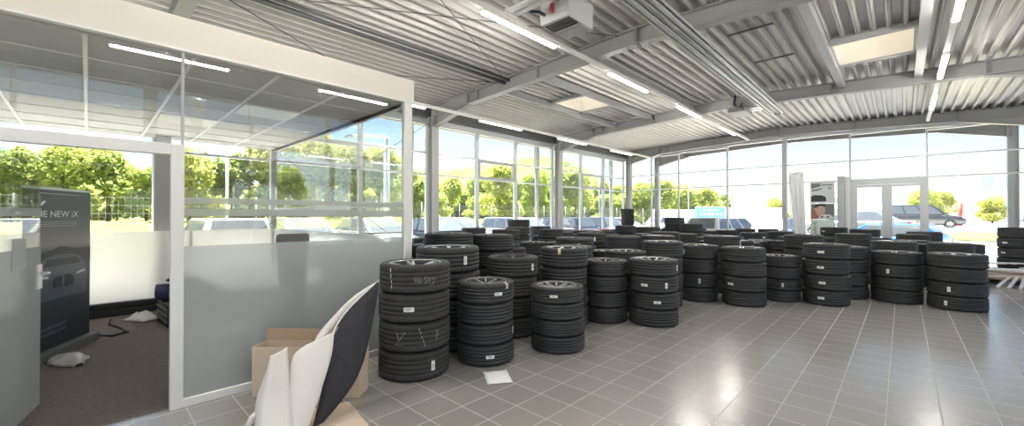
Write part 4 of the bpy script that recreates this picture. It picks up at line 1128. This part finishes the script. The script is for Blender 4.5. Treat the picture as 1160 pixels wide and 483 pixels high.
# wire fence on the bank
fx = -18.0; fe = thing('wire_fence','grey wire mesh fence with posts along the meadow, seen through the office','fence',(fx,0,0))
for k in range(20):
    y = -8+2.5*k; z = gz(fx,y)
    MB().tube([(0,y,z-.05),(0,y,2.22)],.03,8).build('post', M['galv'], fe)
w = MB()
for k in range(19):
    y = -8+2.5*k; z = gz(fx,y)+.05
    for q in range(9): w.box(-.004,.004,y,y+2.5,z+.26*q-.004,z+.26*q+.004)
    for q in range(1,17): w.box(-.0025,.0025,y+q*2.5/17-.0025,y+q*2.5/17+.0025,z,z+2.1)
w.build('wire_mesh', M['galv'], fe)

# cars
def cross(x, w, zb, zt):
    return [(x,-w*.90,zb),(x,-w,zb+.16),(x,-w*1.0,zt-.16),(x,-w*.93,zt-.03),(x,-w*.6,zt+.012),(x,0,zt+.02),(x,w*.6,zt+.012),(x,w*.93,zt-.03),(x,w,zt-.16),(x,w,zb+.16),(x,w*.90,zb)]
def wheel_meshes():
    b = MB(); 
    prof = [(.20,-.10),(.30,-.10),(.325,-.07),(.325,.07),(.30,.10),(.20,.10)]
    b.lathe(prof, 28); a = b.mesh('tyre_ring', M['tyre'])
    b = MB(); b.lathe([(.20,.085),(.19,.06),(.0,.07)],28); b.lathe([(.20,-.085),(.0,-.07)][::-1],28)
    for k in range(5):
        t = 2*PI*k/5
        for sg in (1,-1): b.bar((0.03*cos(t),0.03*sin(t),.08*sg),(.19*cos(t),.19*sin(t),.09*sg),.05,.015)
    return a, b.mesh('wheel_hub', M['hub'])
CW = wheel_meshes()
CAR = {}
def car(label, px, dep, head, mat, style='hatch', z=None, s=1):
    x, y = place(px, dep)
    t = thing('car', label, 'car', (x,y,gz(x,y)+.0 if z is None else z), rad(head), 'parked cars outside')
    t.scale = (s,s,s)
    if style == 'van':   st = [(-2.3,.78,.40,.95),(-2.25,.86,.28,1.05),(-1.2,.90,.22,1.05),(.6,.90,.22,1.03),(1.4,.88,.22,.98),(1.95,.82,.25,.86),(2.2,.70,.36,.68)]; cab = (-2.28,1.35,-2.15,.45,1.02,1.78,.80,.70)
    elif style == 'sedan': st = [(-2.3,.70,.45,.82),(-2.2,.82,.30,.94),(-1.5,.88,.23,.97),(0,.89,.22,.94),(.9,.89,.22,.92),(1.7,.86,.22,.83),(2.15,.78,.26,.72),(2.3,.66,.36,.60)]; cab = (-1.75,1.05,-1.05,.25,.93,1.43,.78,.60)
    elif style == 'estate': st = [(-2.35,.74,.42,.86),(-2.27,.84,.28,.96),(-1.2,.89,.22,.97),(0,.89,.22,.95),(.9,.89,.22,.93),(1.7,.86,.22,.85),(2.15,.79,.26,.74),(2.3,.66,.36,.62)]; cab = (-2.28,1.15,-1.95,.35,.94,1.47,.80,.62)
    else: st = [(-1.95,.74,.42,.88),(-1.88,.83,.28,.97),(-1.0,.88,.22,.97),(0,.88,.22,.95),(.9,.88,.22,.93),(1.55,.85,.22,.86),(1.92,.77,.26,.74),(2.05,.64,.36,.62)]; cab = (-1.88,1.2,-1.45,.35,.94,1.47,.79,.61)
    b = MB(); rows = [cross(*q) for q in st]
    b.grid(rows[::-1]); n = len(rows[0])
    b.face(list(range(n))); b.face(list(range(len(b.v)-n,len(b.v)))[::-1])
    b.face([0]+[i*n for i in range(1,len(rows))]+[i*n+n-1 for i in range(len(rows)-1,-1,-1)])
    b.build('body', mat, t)
    xb0,xf0,xb1,xf1,z0,z1,w0,w1 = cab
    c = MB(); P = [(xb0,-w0,z0),(xf0,-w0,z0),(xf0,w0,z0),(xb0,w0,z0),(xb1,-w1,z1),(xf1,-w1,z1),(xf1,w1,z1),(xb1,w1,z1)]
    c.hexa(P); c.build('cabin', mat, t, bevel=.05)
    def pane(name, a, b_, c_, d, u0, u1, v0, v1):
        a,b_,c_,d = (Vector(q) for q in (a,b_,c_,d))
        nrm = (b_-a).cross(d-a).normalized()*.006
        def at(u,v): return (a.lerp(b_,u)).lerp(d.lerp(c_,u),v)
        q = [at(u0,v0),at(u1,v0),at(u1,v1),at(u0,v1)]
        MB().hexa([p-nrm for p in q]+[p+nrm for p in q]).build(name, M['carglass'], t)
    pane('windscreen',P[1],P[2],P[6],P[5],.06,.94,.08,.93); pane('rear_window',P[3],P[0],P[4],P[7],.08,.92,.15,.92)
    for (a,b_,c_,d) in ((P[0],P[1],P[5],P[4]),(P[2],P[3],P[7],P[6])):
        f = ((.06,.34),(.37,.62),(.65,.93)) if style in ('estate','van') else ((.10,.48),(.52,.92))
        for u0,u1 in f: pane('side_window',a,b_,c_,d,u0,u1,.10,.90)
    fx_, rx = st[-1][0]-.42*(st[-1][0]>0)*.0, st[0][0]
    wb = (-1.38,1.38) if style != 'hatch' else (-1.22,1.25)
    for wx in wb:
        for sy in (-1,1):
            wo = link('wheel', CW[0], t, (wx,sy*.80,.325)); wo.rotation_euler = (PI/2,0,0); link('wheel_hub', CW[1], wo)
    for sy in (-1,1):
        e = st[-2]
        MB().hexa([(e[0]-.22,sy*.50,.60),(e[0]+.03,sy*.50,.60),(e[0]+.0,sy*.74,.60),(e[0]-.22,sy*.83,.60),(e[0]-.22,sy*.50,.745),(e[0]-.0,sy*.50,.71),(e[0]-.05,sy*.74,.73),(e[0]-.24,sy*.82,.77)]).build('headlight', M['lens'], t)
        MB().box(rx-.01,rx+.14,sy*.72-.11,sy*.72+.11,.66,.88).build('tail_light', M['tail'], t)
        MB().box(cab[1]-.42,cab[1]-.24,sy*.94-.08,sy*.94+.08,.93,1.05).build('wing_mirror', mat, t, bevel=.02)
    MB().box(st[-1][0]-.03,st[-1][0]+.015,-.26,.26,.40,.51).build('number_plate', M['plate'], t)
    MB().box(st[-1][0]-.08,st[-1][0]+.006,-.42,.42,.53,.60).build('radiator_grille', M['black'], t)
    MB().box(rx-.012,rx+.03,-.26,.26,.58,.69).build('number_plate', M['plate'], t)
    return t
PW, PS, PD, PB, PK, PL = paint('white',(.78,.78,.77),0), paint('silver',(.50,.52,.54),.7), paint('graphite',(.10,.11,.125),.6), paint('navy',(.05,.085,.16),.5), paint('black',(.02,.02,.023),.3), paint('blue',(.03,.20,.60),.3)
def cary(label, y, head, mat, style='hatch', x=-14.6): 
    dep = -sin(TH)*x+cos(TH)*y; px = 580+FPX*(cos(TH)*x+sin(TH)*y)/dep
    car(label, px, dep, head, mat, style)
cary('white estate car parked by the meadow, seen through the office glass',2.55,180,PW,'estate',-13.6)
cary('white hatchback parked behind the office chair view',5.2,0,PW,'hatch',-15.3)
cary('silver parked car next to the black car outside the office',7.5,0,PS,'hatch',-14.4)
cary('black sedan nose towards the glass outside the office end',9.7,0,PK,'sedan',-13.4)
cary('silver car half behind the office end post',12.0,0,PS,'estate',-15.2)
cary('silver estate car parked beyond the second free bay',14.4,0,PS,'estate',-13.2)
cary('dark blue-grey estate car beside the silver estate',17.0,180,PD,'estate',-13.3)
cary('navy car with its tail to the third wall column',19.9,180,PB,'estate',-13.6)
cary('silver hatchback parked beyond the third wall column',24.0,0,PS,'hatch',-14.5)
cary('white sedan beyond the far corner column',27.5,0,PW,'sedan',-15)
car('white car with pale bonnet in front of the turquoise panel',824,18.5,78,PW,'estate')
car('silver sedan parked next to the white car, behind the thick middle post',880,18.8,84,PS,'sedan')
car('white car standing further off between panel and canopy post',760,33,60,PW,'hatch')
car('blue car parked just outside the double door',1000,15.0,165,PL,'hatch',None,.86)
car('pale silver car behind the blue one at the double door',965,20.5,170,PS,'sedan')
car('dark van on the street beside the red striped pole',1046,32,0,PD,'van')

# buildings, hoarding, containers, poles
def building(label, px, dep, w, h, d, rot, storeys, cols, roof=.3, mat='render', z0=None, group=None):
    x, y = place(px, dep); t = thing('building', label, 'building', (x,y,gz(x,y)-.1 if z0 is None else z0), rad(rot), group)
    MB().box(-w/2,w/2,0,d,0,h).build('wall', M[mat], t)
    b = MB(); b.box(-w/2-.2,w/2+.2,-.2,d+.2,h,h+roof); b.build('roof', M['rooft'], t)
    sh = h/storeys
    for s in range(storeys):
        for c in range(cols):
            cx_ = -w/2+w*(c+.5)/cols; ww = w/cols*.30
            f = MB().box(cx_-ww,cx_+ww,-.06,.02,s*sh+sh*.28,s*sh+sh*.82).build('window', M['white'], t)
            MB().box(cx_-ww+.08,cx_+ww-.08,-.075,-.058,s*sh+sh*.28+.08,s*sh+sh*.82-.08).build('pane', M['bglass'], f)
    return t
building('pale low building with a row of windows beyond the grass verge',1092,72,17,4.6,10,-12,1,7)
building('pale tower block part with tall window beside the far corner',1132,62,4.5,8.2,8,-12,2,2)
building('white block of flats behind the third wall column',619,75,4.6,7.2,8,40,4,4)
building('low white hall below the hill beyond the silver estate',540,62,8,3.6,8,35,1,4)
building('pale building far beyond the double door',975,110,20,7.0,10,-5,2,6)
# the neighbour with the tin roof, mirrored in the office glass
nb = thing('building','workshop with a pitched corrugated tin roof and roof vent across the yard','building',(16,1,0))
MB().box(0,14,-10,22,-.1,4.4).build('wall', M['brickw'], nb)
rows = []; n = 220
b = MB()
for (xa,za,xc,zc) in ((-.6,4.35,7,7.4),(7,7.4,14.6,4.35)):
    b.grid([[(xa,-10.5+33*i/n,za+.07*(i%4<2)) for i in range(n+1)],[(xc,-10.5+33*i/n,zc+.07*(i%4<2)) for i in range(n+1)]][::-1],0,False)
b.build('tin_roof', M['ctin'], nb, solid=.02)
MB().lathe([(.28,5.6),(.28,7.6),(.42,7.6),(.42,8.1),(0,8.2)],20,(4.2,3.2,0)).build('roof_vent', M['galv'], nb)
for k in range(7):
    f = MB().box(-.05,.05,-8+4*k,-6+4*k,1.6,3.2).build('window', M['white'], nb); MB().box(-.07,-.045,-7.9+4*k,-6.1+4*k,1.7,3.1).build('pane', M['bglass'], f)
def panelwall(label, px0, px1, dep, py0, py1, mat, name, cat, d=.15):
    x0, y0 = place(px0, dep); x1, y1 = place(px1, dep); L_ = math.hypot(x1-x0,y1-y0); a = math.atan2(y1-y0,x1-x0)
    zt = EYE-(py0-245)/FPX*dep; zb = max(EYE-(py1-245)/FPX*dep, min(gz(x0,y0),gz(x1,y1))-.05) if cat == 'hoarding' else min(gz(x0,y0),gz(x1,y1))-.05
    t = thing(name, label, cat, (x0,y0,zb), a)
    MB().box(0,L_,0,d,0,zt-zb).build('face', M[mat], t)
    f = MB(); n = max(2,int(L_/2.4))
    for k in range(n+1): f.box(L_*k/n-.04,L_*k/n+.04,-.04,0,-.25,zt-zb)
    f.box(0,L_,-.05,d+.02,zt-zb,zt-zb+.06); f.build('edge_profile', M['cwhite'], t); return t, L_, zt-zb
t_, L_, h_ = panelwall('turquoise hoarding with pale marks behind the white car',788,821,46,235,250,'cyan','hoarding','hoarding')
b = MB()
for k in range(6): b.box(.5+.45*k,.72+.45*k,-.012,0,h_*.38,h_*.62)
b.box(.45,L_-.7,-.012,0,h_*.75,h_*.82); b.build('pale_mark', M['cwhite'], t_)
panelwall('long white hoarding between canopy post and turquoise hoarding',738,787,47,238,250,'cwhite','hoarding','hoarding')
panelwall('long white hoarding between turquoise hoarding and middle post',822,886,46,236,250,'cwhite','hoarding','hoarding')
panelwall('white container above the hoarding, the wider one',834,845,55,223.5,236,'cwhite','container','container',1.2)
panelwall('white container next to the wider one above the hoarding',847.6,856.6,57,224,236,'cwhite','container','container',1.2)
panelwall('grey container at the end of the container row',859.4,868,59,225.5,236,'steelp','container','container',1.2)
def lamppost(label, px, dep, py, arm=1.6, dirn=1, r=.06, mat='galv'):
    x, y = place(px, dep); z = gz(x,y); zt = EYE-(py-245)/FPX*dep
    t = thing('street_lamp', label, 'street lamp', (x,y,z))
    MB().tube([(0,0,0),(0,0,.9),(0,0,zt-z)],[r*1.5,r*1.2,r],10).build('pole', M[mat], t)
    MB().tube([(0,0,zt-z),(dirn*arm*.5,dirn*arm*.4,zt-z+.12),(dirn*arm,dirn*arm*.8,zt-z+.12)],r*.6,8).build('arm', M[mat], t)
    MB().hexa([(dirn*arm-.3,dirn*arm*.8-.1,zt-z+.06),(dirn*arm+.3,dirn*arm*.8-.1,zt-z+.06),(dirn*arm+.3,dirn*arm*.8+.1,zt-z+.06),(dirn*arm-.3,dirn*arm*.8+.1,zt-z+.06),
               (dirn*arm-.3,dirn*arm*.8-.08,zt-z+.18),(dirn*arm+.3,dirn*arm*.8-.08,zt-z+.18),(dirn*arm+.3,dirn*arm*.8+.08,zt-z+.18),(dirn*arm-.3,dirn*arm*.8+.08,zt-z+.18)]).build('lamp_head', M['galv'], t)
lamppost('street lamp seen above the double door',994,45,190,1.0)
lamppost('street lamp before the trees beyond the canopy post',780,42,205,3.0,-1)
lamppost('street lamp with long arm beyond the third bay',679,36,189,2.2,-1)
lamppost('thick white street lamp by the office end post',438,21,156,1.6,-1,.13,'cwhite')
tp = thing('street_pole','slim white pole beyond the white car at the office','pole',(*place(257,15.5),0)); 
MB().tube([(0,0,-.05),(0,0,3.9)],.05,10).build('shaft', M['cwhite'], tp); MB().lathe([(0,0),(.12,0),(.12,.03),(.05,.06)],14).build('foot', M['galv'], tp)
x, y = place(1088,36); rp_ = thing('barrier_pole','tall white pole with red lower section beside the grass verge','pole',(x,y,gz(x,y)))
h = EYE-(180-245)/FPX*36-gz(x,y)
MB().tube([(0,0,2.0),(0,0,h)],.09,12).build('white_shaft', M['cwhite'], rp_); MB().tube([(0,0,0),(0,0,2.0)],.14,12).build('red_section', M['cred'], rp_)
MB().box(-.3,.3,-.3,.3,-.1,.12).build('foot', M['cred'], rp_)
# outer posts carrying the roof overhang on the window side
for k,y in enumerate((.9,6.35,11.9,17.4)):
    b = MB(); b.tube([(0,0,-.06),(0,0,4.0)],.075,14); b.lathe([(.11,3.3),(.11,4.0),(.10,4.05),(.10,4.24)],14)
    struct('steel_column', b, M['galv'], loc=(-10.1,y,0))

# ------------------------------------------------------------------ sky, sun, camera
w = bpy.data.worlds.new('sky'); sc.world = w; w.use_nodes = True
t = w.node_tree; t.nodes.clear()
o = t.nodes.new('ShaderNodeOutputWorld'); bg = t.nodes.new('ShaderNodeBackground'); sk = t.nodes.new('ShaderNodeTexSky')
sk.sky_type = 'NISHITA'; sk.sun_disc = False; sk.sun_elevation = rad(66); sk.sun_rotation = rad(-65); sk.air_density = 1.0; sk.dust_density = .4; sk.ozone_density = 1.0
t.links.new(sk.outputs[0], bg.inputs[0]); bg.inputs[1].default_value = SKY_E; t.links.new(bg.outputs[0], o.inputs[0])
sn = bpy.data.lights.new('sun','SUN'); sn.energy = SUN_E; sn.angle = rad(.6); sn.color = (1,.95,.86)
so = bpy.data.objects.new('sun', sn); COL.objects.link(so)
az, el = rad(-65), rad(66)        # from beyond the meadow side; the roof overhang keeps it off the floor
so.rotation_euler = Vector((sin(az)*cos(el), cos(az)*cos(el), sin(el))).to_track_quat('Z','Y').to_euler()
cam = bpy.data.cameras.new('camera'); co = bpy.data.objects.new('camera', cam); COL.objects.link(co)
cam.sensor_width = 36; cam.lens = FPX/1160*36; cam.clip_start = .05; cam.clip_end = 2000
co.location = (0,0,EYE); co.rotation_euler = (PI/2+PITCH,0,TH)
sc.camera = co
sc.view_settings.view_transform = 'Standard'; sc.view_settings.look = 'None'; sc.view_settings.gamma = 1; sc.view_settings.use_curve_mapping = False
sc.view_settings.exposure = EXPO
cy = sc.cycles
cy.max_bounces = 10; cy.diffuse_bounces = 6; cy.glossy_bounces = 5; cy.transmission_bounces = 8; cy.transparent_max_bounces = 32
cy.sample_clamp_indirect = 8; cy.caustics_reflective = False; cy.caustics_refractive = False; cy.use_denoising = True
